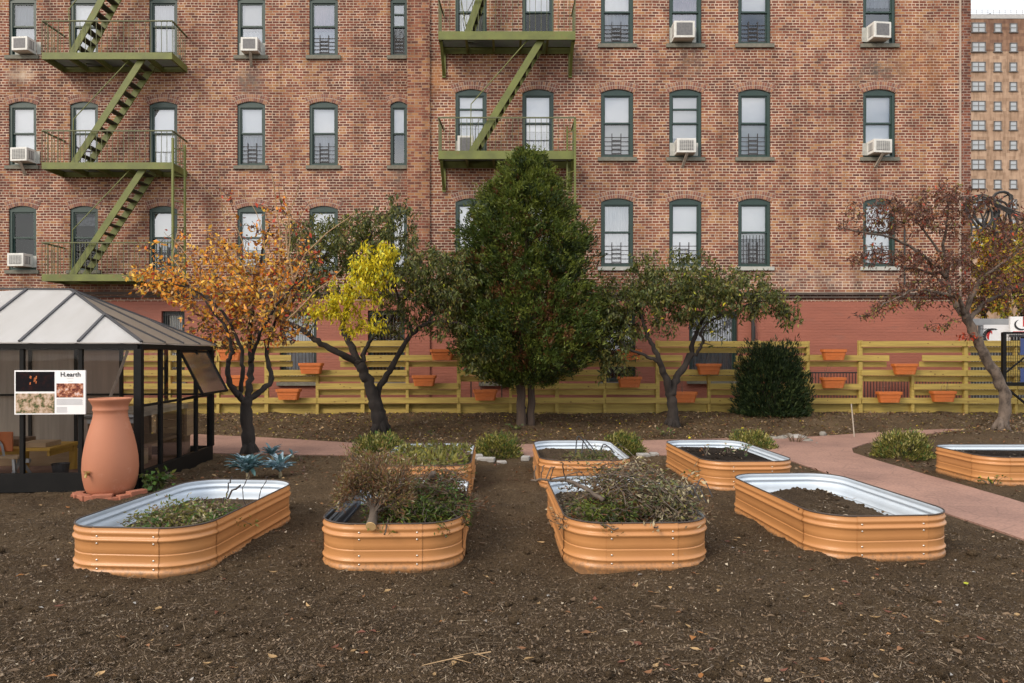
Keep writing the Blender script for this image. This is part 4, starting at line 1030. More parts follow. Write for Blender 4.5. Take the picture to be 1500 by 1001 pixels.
# ------------------------------------------------------------------ greenhouse
gx, gy0, gy1 = -4.46, 8.5, 10.97
gxl = -8.4; zE = 1.72; zR = 2.47; rx = gx-1.42; rxl = gxl+1.42; gym = (gy0+gy1)/2
gh = thing('greenhouse', 'black framed glass greenhouse with milky hipped roof at left edge', 'greenhouse', ((gx+gxl)/2, gym, 0))
b = MB()
for (a, c) in (((gxl, gy0), (gx, gy0)), ((gx, gy0), (gx, gy1)), ((gx, gy1), (gxl, gy1)), ((gxl, gy1), (gxl, gy0))):
    b.bar((*a, 0.09), (*c, 0.09), 0.07, 0.22)
b.build('base_frame', 'black_metal', gh)
b = MB()
for (a, c) in (((gxl, gy0), (gx, gy0)), ((gx, gy0), (gx, gy1)), ((gx, gy1), (gxl, gy1)), ((gxl, gy1), (gxl, gy0))):
    b.bar((*a, zE-0.02), (*c, zE-0.02), 0.075, 0.06)
b.build('eave_beam', 'black_metal', gh)
nf = 6; ns = 4
fx = [gx-k*0.662 for k in range(7)]; fx[-1] = gxl
sy = [gy0+(gy1-gy0)*k/ns for k in range(ns+1)]
zb_, zt_ = 0.2, zE-0.05
for k, x in enumerate(fx):
    for y in (gy0, gy1):
        w = 0.085 if k in (0, 6) else 0.045
        b = MB(); b.span((x-w/2, y-w/2, zb_), (x+w/2, y+w/2, zt_)); b.build('post', 'black_metal', gh)
for k, y in enumerate(sy[1:-1]):
    for x in (gx, gxl):
        b = MB(); b.span((x-0.025, y-0.025, zb_), (x+0.025, y+0.025, zt_)); b.build('post', 'black_metal', gh)
for y in (gy0, gy1):
    for k in range(6):
        b = MB(); b.span((fx[k+1]+0.028, y-0.018, 0.98), (fx[k]-0.028, y+0.018, 1.01))
        if y == gy1: b.build('cross_rail', 'black_metal', gh)
b = MB(); b.bar((gx, gy0+0.06, 0.985), (gx, gy1-0.06, 0.985), 0.03, 0.03); b.build('cross_rail', 'black_metal', gh)
for k in range(6):
    b = MB(); b.quad((fx[k+1], gy0, zb_), (fx[k], gy0, zb_), (fx[k], gy0, zt_), (fx[k+1], gy0, zt_)); b.build('glass_pane', 'greenhouse_glass', gh)
for k in range(4):
    b = MB(); zt2 = zt_ if k != 2 else 0.99
    if k == 2: zt2 = 0.98
    b.quad((gx, sy[k], zb_), (gx, sy[k+1], zb_), (gx, sy[k+1], zt2), (gx, sy[k], zt2)); b.build('glass_pane', 'greenhouse_glass', gh)
for k in range(2, 6):
    b = MB(); b.quad((fx[k+1], gy1, zb_), (fx[k], gy1, zb_), (fx[k], gy1, zt_), (fx[k+1], gy1, zt_)); b.build('back_panel', ['streaked_panel', 'streaked_panel_pink'][k == 2], gh)
for k in range(2):
    b = MB(); b.quad((fx[k+1], gy1, zb_), (fx[k], gy1, zb_), (fx[k], gy1, zt_), (fx[k+1], gy1, zt_)); b.build('glass_pane', 'greenhouse_glass', gh)
# the propped-open vent in the right side
ya, yb = sy[2]+0.03, sy[3]+0.45
hinge = zt_-0.02; ox = 0.30; bz = 1.06
b = MB()
for (p, q) in (((gx, ya, hinge), (gx+ox, ya, bz)), ((gx, yb, hinge), (gx+ox, yb, bz)), ((gx+ox, ya, bz), (gx+ox, yb, bz)), ((gx, ya, hinge), (gx, yb, hinge))): b.bar(p, q, 0.03, 0.03)
b.bar((gx, sy[2], 0.98), (gx, sy[3], 1.0), 0.03, 0.03)
v = b.build('vent_window', 'black_metal', gh)
b = MB(); b.quad((gx, ya, hinge), (gx, yb, hinge), (gx+ox, yb, bz), (gx+ox, ya, bz)); o = b.build('pane', 'vent_glass', gh); o.parent = v
# roof: panels between rafters
E = lambda x, y: Vector((x, y, zE+0.02))
Rz = lambda x: Vector((x, gym, zR))
def roofz(x, y):
    f = min((y-gy0)/(gym-gy0), (gy1-y)/(gy1-gym), (gx-x)/(gx-rx), (x-gxl)/(rxl-gxl))
    return zE+0.02+(zR-zE-0.02)*max(0, min(1, f))
def panel(pts, mt, nm='roof_panel'):
    b = MB(); up = Vector((0, 0, 0.010)); k = len(pts)
    b.add([Vector(p) for p in pts]+[Vector(p)+up for p in pts], [list(range(k))[::-1], list(range(k, 2*k))]+[(i, (i+1) % k, k+(i+1) % k, k+i) for i in range(k)])
    b.build(nm, mt, gh)
e = 0.06
rafters = []
for side, y in ((0, gy0-e), (1, gy1+e)):
    xs_ = [gx+e]+fx[1:-1]+[gxl-e]
    for k in range(6):
        xa, xb = xs_[k], xs_[k+1]
        pts = [E(xa, y), E(xb, y)]
        def top(x):
            if x > rx: u = (gx+e-x)/(gx+e-rx); return Vector((x, y+(gym-y)*u, zE+0.02+(zR-zE-0.02)*u))
            if x < rxl: u = (x-gxl+e)/(rxl-gxl+e); return Vector((x, y+(gym-y)*u, zE+0.02+(zR-zE-0.02)*u))
            return Rz(x)
        ta, tb = top(xa), top(xb)
        pts.append(tb)
        if xa > rx > xb: pts.append(Rz(rx))
        if xa > rxl > xb: pts.insert(3, Rz(rxl)) if False else None
        if k > 0: pts.append(ta)
        if k == 5: pts = [E(xa, y), E(xb, y), Rz(rxl), ta] if xa > rxl else [E(xa, y), E(xb, y), ta]
        panel(pts if side else pts, 'polycarbonate')
        if k > 0: rafters.append((E(xa, y), ta))
    rafters += [(E(gx+e, y), Rz(rx)), (E(gxl-e, y), Rz(rxl))]
for x, rr_ in ((gx+e, rx), (gxl-e, rxl)):
    ys_ = [gy0-e]+sy[1:-1]+[gy1+e]
    for k in range(4):
        def top2(y): u = (y-gy0+e)/(gym-gy0+e) if y <= gym else (gy1+e-y)/(gy1+e-gym); return Vector((x+(rr_-x)*u, y, zE+0.02+(zR-zE-0.02)*u))
        a, c = ys_[k], ys_[k+1]
        pts = [E(x, a), E(x, c), top2(c), top2(a)]
        if k == 0: pts = [E(x, a), E(x, c), top2(c)]
        if k == 3: pts = [E(x, a), E(x, c), top2(a)]
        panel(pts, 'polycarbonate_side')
        if k > 0: rafters.append((E(x, a), top2(a)))
rafters.append((Rz(rx), Rz(rxl)))
for p, q in rafters:
    b = MB(); b.bar(p+Vector((0, 0, 0.018)), q+Vector((0, 0, 0.018)), 0.032, 0.024); b.build('rafter', 'charcoal_metal', gh)
b = MB(); b.bar((gx-0.10, gy0-0.06, zt_-0.02), (gx-0.27, gy0-0.16, 1.06), 0.02, 0.03); tag(b.build('brace_rod', 'twig_grey', gh), 'pale diagonal brace rod')
# floor slab inside
b = MB(); b.span((gxl+0.04, gy0+0.04, -0.05), (gx-0.04, gy1-0.04, 0.075)); o = b.build('floor', 'path_concrete', gh)

# poster on the front
yp = gy0-0.07
def gp(px, py, y=yp): return P(px, py, y)
t = thing('poster', 'white event poster with three photographs headed H.earth on greenhouse front', 'poster', gp(74, 574))
b = MB(); a = gp(23.5, 606.5); c = gp(122, 542.5); b.span((a.x, yp, a.z), (c.x, yp+0.02, c.z)); b.build('board', 'paper_white', t)
def pic(px0, py0, px1, py1, name):
    b = MB(); a = gp(px0, py1); c = gp(px1, py0); b.span((a.x, yp-0.004, a.z), (c.x, yp-0.0005, c.z)); return b.build('photo', name, t)
def picmat(name, stops, scale=7, blob=None):
    m, nt, bs = nodes(name); L = nt.links.new
    tc = N(nt, 'ShaderNodeTexCoord'); n1 = N(nt, 'ShaderNodeTexNoise'); n1.inputs['Scale'].default_value = scale; n1.inputs['Detail'].default_value = 6; n1.inputs['Roughness'].default_value = 0.7
    L(tc.outputs['Object'], n1.inputs['Vector'])
    r = ramp(nt, stops); L(n1.outputs['Fac'], r.inputs['Fac']); L(r.outputs['Color'], bs.inputs['Base Color']); bs.inputs['Roughness'].default_value = 0.9; bs.inputs['Specular IOR Level'].default_value = 0.08
picmat('photo_night', [(0.0, (0.004, 0.005, 0.008)), (0.5, (0.012, 0.010, 0.012)), (0.66, (0.03, 0.012, 0.012)), (0.8, (0.10, 0.03, 0.02))], 12)
picmat('photo_plan', [(0.30, (0.03, 0.04, 0.02)), (0.42, (0.10, 0.11, 0.05)), (0.5, (0.40, 0.28, 0.19)), (0.62, (0.58, 0.46, 0.38)), (0.75, (0.22, 0.12, 0.08))], 14)
picmat('photo_room', [(0.30, (0.03, 0.012, 0.015)), (0.45, (0.16, 0.05, 0.04)), (0.55, (0.5, 0.22, 0.12)), (0.66, (0.7, 0.6, 0.6)), (0.75, (0.08, 0.03, 0.03))], 18)
pic(25.5, 544.5, 79, 573, 'photo_night'); pic(25.5, 576, 79, 604.5, 'photo_plan'); pic(82, 561.5, 119, 582, 'photo_room')
b = MB()
for k in range(9):
    q = gp(50+random.uniform(-5, 6), 556+random.uniform(-3, 9)); b.bar((q.x, yp-0.006, q.z), (q.x+0.004, yp-0.006, q.z+random.uniform(0.02, 0.05)), 0.012, 0.003)
b.build('fire_print', 'chair_orange', t)
textmesh('H.earth', 0.075, 'heading', 'ink', t, (gp(101.5, 551.5).x-t.location.x, -0.004, gp(101.5, 551.5).z-t.location.z), (math.pi/2, 0, 0), bold=0.0008)
b = MB()
for (py, x0_, x1_) in [(554.5, 96, 107), (558, 98, 105)]+[(584.5+1.25*k, 82, 119) for k in range(7)]+[(596+1.4*k, 82, 98) for k in range(6)]:
    a = gp(x0_, py); c = gp(x1_-random.uniform(0, 2), py+0.55); b.span((a.x, yp-0.002, c.z), (c.x, yp-0.0006, a.z))
b.build('small_print', 'ink_grey', t)

# things inside
def gi(px, py, y): return P(px, py, y)
t = thing('table', 'yellow wooden table with plank top inside the greenhouse', 'table', (-6.4, 9.25, 0.075))
b = MB(); b.span((-7.3, 8.95, 0.40), (-5.72, 9.65, 0.44)); b.build('tabletop', 'table_yellow', t, bevel=0.005)
for x in (-7.2, -6.05, -5.78):
    for y in ((9.0,) if x != -5.78 else (9.6,)):
        b = MB(); b.span((x-0.035, y-0.035, 0.075), (x+0.035, y+0.035, 0.399)); b.build('leg', 'table_yellow', t)
b = MB(); b.span((-7.15, 8.99, 0.33), (-6.09, 9.01, 0.399)); b.span((-5.795, 9.02, 0.33), (-5.765, 9.56, 0.399)); b.build('apron', 'table_yellow', t)
b = MB(); b.span((-6.12, 9.0, 0.442), (-5.80, 9.35, 0.50)); tag(b.build('timber_block', 'board_tan', origin=(-5.9, 9.2, 0.442)), 'flat tan timber slab lying on the yellow table near its end', 'timber')
b = MB(); b.span((-6.55, 9.15, 0.442), (-6.2, 9.5, 0.53)); tag(b.build('timber_block', 'board_brown', origin=(-6.4, 9.3, 0.442)), 'darker brown timber block lying on the yellow table beside chair', 'timber')
t = thing('chair', 'orange backed chair with bent steel tube inside the greenhouse', 'chair', (-6.25, 8.8, 0.075))
b = MB(); b.span((-6.62, 8.80, 0.42), (-6.08, 8.83, 0.66)); b.build('backrest', 'chair_orange', t, bevel=0.01)
b = MB(); b.span((-6.62, 8.74, 0.33), (-5.98, 8.9, 0.37)); b.build('seat', 'board_tan', t, bevel=0.01)
b = MB()
b.tube(smooth_line([(-6.40, 8.78, 0.34), (-6.38, 8.775, 0.48), (-6.34, 8.775, 0.55), (-6.28, 8.775, 0.57), (-6.22, 8.775, 0.55), (-6.18, 8.775, 0.48), (-6.16, 8.78, 0.34)], 5), 0.015, 6)
b.build('back_tube', 'steel', t)
for x in (-6.55, -6.05):
    b = MB(); b.bar((x, 8.78, 0.33), (x+0.03, 8.76, 0.075), 0.03, 0.03); b.build('leg', 'steel', t)
t = thing('trestle', 'grey folding trestle leg standing under the yellow table', 'trestle', (-5.5, 9.1, 0.075))
b = MB(); b.bar((-6.02, 8.85, 0.30), (-6.08, 8.75, 0.075), 0.025, 0.03); b.bar((-6.0, 8.85, 0.30), (-5.92, 8.95, 0.075), 0.025, 0.03); b.bar((-6.04, 8.85, 0.30), (-5.9, 8.85, 0.30), 0.04, 0.05); b.build('frame', 'steel', t)
b = MB(); b.span((-8.2, 9.9, 0.08), (-5.0, 10.05, 0.30)); tag(b.build('timber_beam', 'board_tan', origin=(-6.5, 10, 0.08)), 'long tan timber on floor behind the yellow table', 'timber')
b = MB(); b.lathe([(0.0, 0), (0.08, 0), (0.10, 0.15), (0.105, 0.16), (0.09, 0.16), (0.085, 0.12), (0, 0.12)], (-5.62, 9.0, 0.08), 20); tag(b.build('bucket', 'charcoal_metal', origin=(-5.0, 9.2, 0.08)), 'dark bucket on greenhouse floor right of yellow table', 'bucket')
t = thing('workbench', 'weathered timber workbench along the right side of greenhouse', 'workbench', (-4.85, 9.7, 0.075))
b = MB(); b.span((-5.25, 8.85, 0.82), (-4.62, 10.5, 0.88)); b.build('benchtop', 'wood_grey', t)
for (x, y) in ((-4.68, 8.92), (-4.68, 10.42), (-5.18, 8.92), (-5.18, 10.42)):
    b = MB(); b.span((x-0.05, y-0.05, 0.075), (x+0.05, y+0.05, 0.819)); b.build('leg', 'board_brown', t)
b = MB(); b.span((-5.2, 8.98, 0.42), (-4.66, 10.36, 0.46)); b.build('shelf', 'board_brown', t)
t = thing('paper_roll', 'white paper roll on a steel rod inside greenhouse beside clay jar', 'paper roll', (-4.72, 8.95, 0.62))
b = MB(); b.tube([(-5.1, 8.72, 0.60), (-4.56, 8.72, 0.60)], 0.068, 20); b.build('roll', 'paper_white', t)
b = MB(); b.tube([(-4.56, 8.72, 0.60), (-4.552, 8.72, 0.60)], 0.02, 12); b.build('core', 'ink', t)
b = MB(); b.tube([(-5.2, 8.75, 0.84), (-4.56, 8.75, 0.84)], 0.03, 10); b.bar((-5.2, 8.8, 0.78), (-4.58, 8.8, 0.78), 0.02, 0.05); b.build('rod', 'steel', t)
t = thing('wooden_crate', 'pale wooden crate at the back right corner inside greenhouse', 'crate', (-4.85, 10.6, 0.3))
b = MB()
for k in range(4): b.span((-5.1, 10.55, 0.40+k*0.125), (-4.66, 10.58, 0.515+k*0.125)); b.span((-4.685, 10.585, 0.40+k*0.125), (-4.66, 10.9, 0.515+k*0.125))
b.build('slats', 'board_tan', t)
b = MB(); b.span((-5.1, 10.585, 0.40), (-4.69, 10.9, 0.42)); b.span((-5.05, 10.6, 0.075), (-4.72, 10.85, 0.399)); b.build('base', 'board_brown', t)

def turn_about(o, piv, a):
    v = Matrix.Rotation(a, 3, 'Z') @ (o.location-piv); o.location = piv+v; o.rotation_euler.z += a
for o in [q for q in C.objects if q.parent is None and q.get('label') and gxl-.1 < q.location.x < gx+.05 and gy0-.3 < q.location.y < gy1+.1 and q.name.split('.')[0] not in ('wooden_fence',)]:
    turn_about(o, Vector((gx, gy0, 0)), math.radians(4.3))
    if o.name == 'poster': o.location.x += 0.045

# ------------------------------------------------------------------ the clay rain jar
jx, jy = -4.66, 8.08; jz = hz(jx, jy)+0.03
jx = P(162, 0, jy).x
t = thing('rain_jar', 'tall terracotta rain jar with flared rim and brass tap by greenhouse corner', 'jar', (jx, jy, jz))
k = 1.0
prof_px = [(0.0, 733), (27, 733), (33, 731), (37.5, 722), (40.5, 708), (41.8, 694), (41.0, 678), (38.5, 662), (34.5, 645), (30.0, 630), (26.8, 620), (25.4, 613), (25.2, 608), (26.5, 606.5), (26.5, 604), (25.6, 602.5), (27.0, 598), (30.0, 593), (32.2, 590), (32.2, 588.5), (29.5, 588.2), (26, 592), (0, 594)]
s = jy/F
pr = [(r*s*0.885, (732-y)*s*0.965) for r, y in prof_px]
b = MB(); b.lathe(pr, (jx, jy, jz), 64); b.build('body', 'jar_clay', t, smooth=True)
b = MB(); tx, ty, tz = jx-0.09, jy-0.275, jz+0.26
b.tube([(tx, ty+0.05, tz), (tx, ty-0.05, tz)], 0.016, 10); b.tube([(tx, ty-0.04, tz), (tx, ty-0.05, tz-0.035)], [0.012, 0.014], 8); b.span((tx-0.035, ty-0.03, tz+0.02), (tx+0.035, ty-0.02, tz+0.032)); b.tube([(tx, ty-0.025, tz), (tx, ty-0.025, tz+0.03)], 0.007, 6)
b.build('tap', 'brass', t)
for k in range(8):
    a = -2.9+k*0.37
    x = jx+0.33*math.cos(a)*1.05+0.01; y = jy+0.27*math.sin(a)
    b = MB(); R = Matrix.Rotation(a+1.57+random.uniform(-.2, .2), 3, 'Z'); b.box((x, y, hz(x, y)+0.008), (0.20, 0.10, 0.06), 0, R)
    names = ['leftmost brick', 'second brick from left', 'third brick from left', 'middle left brick', 'middle right brick', 'third brick from right', 'second brick from right', 'rightmost brick']
    tag(b.build('brick', 'red_brick', origin=(x, y, hz(x, y)), bevel=0.006), names[k]+' of the red bricks under front of clay jar', 'brick', 'bricks under the clay jar')

# ------------------------------------------------------------------ raised metal beds
BH = 0.40
def outline(w, l, r, n=9, inset=0.0):
    """list of (x, y, nx, ny, segment) around a rounded rectangle"""
    out = []
    for ci, (cx, cy, a0) in enumerate(((w/2-r, -l/2+r, -90), (w/2-r, l/2-r, 0), (-w/2+r, l/2-r, 90), (-w/2+r, -l/2+r, 180))):
        for k in range(n+1):
            a = math.radians(a0+90*k/n); out.append((cx+(r-inset)*math.cos(a), cy+(r-inset)*math.sin(a), math.cos(a), math.sin(a), ci))
    return out
def bumpz(d):
    """outward swell of the wall at a depth d below the rim"""
    g = lambda c, w, a: a*math.exp(-((d-c)/w)**2)
    return g(0.038, 0.014, 0.010)+g(0.088, 0.015, 0.017)-g(0.066, 0.006, 0.003)-g(0.190, 0.0025, 0.003)+g(0.193+0.005, 0.002, 0.002)+g(0.272, 0.012, 0.013)+g(0.330, 0.022, 0.013)-g(0.300, 0.007, 0.003)
ZS = [0, 0.012, 0.022, 0.03, 0.038, 0.046, 0.056, 0.066, 0.074, 0.081, 0.088, 0.095, 0.103, 0.114, 0.15, 0.186, 0.1885, 0.19, 0.1915, 0.194, 0.198, 0.203, 0.24, 0.252, 0.262, 0.268, 0.272, 0.279, 0.287, 0.3, 0.309, 0.318, 0.33, 0.345, 0.37, 0.40]
def wall_strip(b, pts, off, inner=False):
    """corrugated wall along a run of (x, y, nx, ny)"""
    o = len(b.v); nz = len(ZS)
    for (x, y, nx_, ny_) in pts:
        for d in ZS:
            k = bumpz(d)+off
            b.v.append((x+nx_*k, y+ny_*k, BH-d))
    for i in range(len(pts)-1):
        for j in range(nz-1):
            f = [o+i*nz+j, o+i*nz+j+1, o+(i+1)*nz+j+1, o+(i+1)*nz+j]
            b.f.append(f if not inner else f[::-1]); b.m.append(0)
bolt_b = MB(); bolt_b.lathe([(0.0075, 0), (0.0075, 0.003), (0.005, 0.006), (0, 0.0065)], n=10); BOLT = bolt_b.mesh('bolt', 'bolt_steel', True)
_bedcache = {}
def bed_meshes(w, l, r=0.31):
    key = (w, l)
    if key in _bedcache: return _bedcache[key]
    ol = outline(w, l, r); n = 10
    cs = [[(p[0], p[1], p[2], p[3]) for p in ol if p[4] == c] for c in range(4)]
    corners = []
    for c in cs:
        b = MB(); wall_strip(b, c, 0.0); corners.append(b.mesh('corner_panel', 'shell_orange', True))
    straights = []
    for i in range(4):
        p, q = cs[i][-1], cs[(i+1) % 4][0]
        L_ = math.hypot(q[0]-p[0], q[1]-p[1])
        parts = 1 if L_ < 0.8 else 2
        for k in range(parts):
            e = 0.025/L_
            t0 = k/parts-e; t1 = (k+1)/parts+e
            pt = lambda t: (p[0]+(q[0]-p[0])*t, p[1]+(q[1]-p[1])*t, q[2], q[3])
            b = MB(); wall_strip(b, [pt(t0+(t1-t0)*j/4) for j in range(5)], 0.0035+0.002*k)
            straights.append(('end_panel' if parts == 1 else 'side_panel', b.mesh('panel', 'shell_orange', True)))
    allp = [(p[0], p[1], p[2], p[3]) for p in ol]; allp.append(allp[0])
    b = MB(); wall_strip(b, allp, -0.006, True); lin = b.mesh('inner_lining', 'galvanised', True)
    b = MB(); pts = [(p[0]+p[2]*0.0, p[1]+p[3]*0.0, BH+0.003) for p in allp]; b.tube(pts, 0.0065, 6, cap=False); rim = b.mesh('rim_trim', 'rim_rubber', True)
    _bedcache[key] = (corners, straights, lin, rim, cs)
    return _bedcache[key]
def bed(label, cx, cy, w, l, rz, sink=0.05, scuff=False):
    r = 0.31
    corners, straights, lin, rim, cs = bed_meshes(w, l, r)
    t = thing('raised_bed', label, 'raised bed', (cx, cy, -sink), rz, 'orange metal raised beds')
    for m_ in corners: inst('corner_panel', m_, t)
    for nm, m_ in straights: inst(nm, m_, t)
    inst('inner_lining', lin, t); inst('rim_trim', rim, t)
    ends = [(-w/2+r, -l/2, 0, -1), (w/2-r, -l/2, 0, -1)]
    for (x, y, nx_, ny_) in ends:
        for d in (0.061, 0.112, 0.232, 0.296):
            k = bumpz(d)+0.004
            o = bpy.data.objects.new('bolt', BOLT); C.objects.link(o); o.parent = t
            sx = 0.012 if x < 0 else -0.012
            o.location = (x+sx+nx_*k, y+ny_*k, BH-d); o.rotation_euler = (math.pi/2, 0, 0)
    return t
def bed_soil(label, cx, cy, w, l, rz, fn, mt, sink=0.05, name='bed_soil', seed=0):
    r = 0.31; ol = outline(w-0.016, l-0.016, r, 16); b = MB(); nr = 44
    rot = Matrix.Rotation(rz, 3, 'Z')
    vs = []
    for s_ in range(nr+1):
        u = s_/nr
        for p in ol:
            vs.append((p[0]*u, p[1]*u))
    a = np.array(vs); z = fn(a[:, 0], a[:, 1])+0.05*fbm(a[:, 0]*5+seed, a[:, 1]*5+cx*7, 4)+0.055*np.abs(fbm(a[:, 0]*20+seed, a[:, 1]*20, 3))
    k = len(ol)
    b.v = [tuple(rot @ Vector((p[0], p[1], zz))+Vector((cx, cy, -sink))) for p, zz in zip(vs, z)]
    for i in range(nr):
        for j in range(k):
            j2 = (j+1) % k
            b.f.append([i*k+j, i*k+j2, (i+1)*k+j2, (i+1)*k+j][::-1]); b.m.append(0)
    lim = len(vs); rr = random.Random(seed)
    for q in range(420 if cy < 7.5 else 160):
        i = rr.randrange(k*2, lim-k); p = Vector(b.v[i]); s = rr.uniform(.006, .022)
        if rr.random() < .55: b.rock((p.x+rr.gauss(0, .02), p.y+rr.gauss(0, .02), p.z+s*.3), (s, s*.8, s*.6), 0, q, 4)
        else:
            a = rr.uniform(0, 6.28); L_ = rr.uniform(.015, .06); d = Vector((math.cos(a), math.sin(a), rr.uniform(-.2, .4)))*L_; e = Vector((-math.sin(a), math.cos(a), .1))*rr.uniform(.003, .008); p = p+Vector((rr.gauss(0, .02), rr.gauss(0, .02), .008))
            b.quad(p, p+d*.5+e, p+d, p+d*.5-e, rr.choice([1, 1, 2, 3]))
    o = b.build(name, [mt, 'chip_tan', 'chip_brown', 'chip_pale'], origin=(cx, cy, 0), smooth=True)
    tag(o, label, 'soil', kind='stuff'); return o
D = math.radians
beds = [
    ('orange metal bed holding wilted green weeds in front of the clay jar', -2.72, 6.12, 1.07, 1.98, D(-4), lambda x, y: 0.20+0.07*np.exp(-((x-0.15)/0.4)**2-((y+0.1)/0.6)**2), 'bed_soil', 'dark soil with weeds in the bed by clay jar'),
    ('orange metal bed with cut bush trunk overhanging its front rim', -0.94, 6.24, 1.07, 1.98, D(1.5), lambda x, y: 0.17+0.12*sstep(-0.3, 0.4, x), 'bed_soil', 'soil under the cut bush in front bed'),
    ('orange metal bed heaped high with grey branches and clippings', 0.93, 6.30, 1.10, 2.05, D(2.0), lambda x, y: 0.24+0*x, 'bed_soil', 'soil under heap of grey branches'),
    ('orange metal bed with bare brown soil mound in front row beside path', 2.88, 6.50, 1.14, 1.98, D(4.0), lambda x, y: 0.16+0.20*(1-sstep(0.02, 0.48, x))*(1-sstep(0.25, 0.75, y)), 'bed_soil', 'bare brown soil mound in bed beside the path'),
    ('orange metal bed crowded with leafy green salad plants in back row', -1.03, 9.00, 1.07, 2.05, D(1.5), lambda x, y: 0.27+0*x, 'bed_soil', 'soil under leafy salad plants'),
    ('orange metal bed with grassy soil hump at left in back row', 0.87, 9.38, 1.10, 1.98, D(1), lambda x, y: 0.27+0.11*np.exp(-((x+0.28)/0.22)**2-((y-0.15)/0.5)**2), 'bed_soil', 'grassy soil hump in the back middle bed'),
    ('orange metal bed of black compost with few plants in back row', 2.78, 9.37, 1.10, 2.10, D(2), lambda x, y: 0.29+0.04*np.exp(-((x+0.1)/0.4)**2-(y/0.5)**2), 'compost', 'black compost in the back row bed'),
    ('orange metal bed with small white tag across the path at right edge', 6.82, 9.27, 1.25, 2.1, D(90), lambda x, y: 0.32+0*x, 'compost', 'dark soil in the bed across the path')]
for i, (lab, cx, cy, w, l, rz, fn, mt, sl) in enumerate(beds):
    tb = bed(lab, cx, cy, w, l, rz)
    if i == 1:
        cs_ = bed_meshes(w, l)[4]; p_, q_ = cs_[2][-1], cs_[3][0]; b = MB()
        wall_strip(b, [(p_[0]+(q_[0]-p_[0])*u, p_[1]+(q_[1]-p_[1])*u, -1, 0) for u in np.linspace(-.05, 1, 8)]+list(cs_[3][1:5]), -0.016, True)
        b.v = [(x, y, z-0.008) for x, y, z in b.v]; tag(b.build('shade_sheet', 'lining_shade', tb, local=True, smooth=True), 'added dark sheet for the shade along the left inside')  # added dark sheet; shade on the left lining is put into its colour
    bed_soil(sl, cx, cy, w, l, rz, fn, mt, seed=i*13)
b = MB(); q = Vector((5.775, 9.35, 0.20)); b.box(q, (0.01, 0.09, 0.05)); tag(b.build('name_tag', 'stone_pale', origin=q), 'small white tag fixed on side of bed across the path', 'tag')
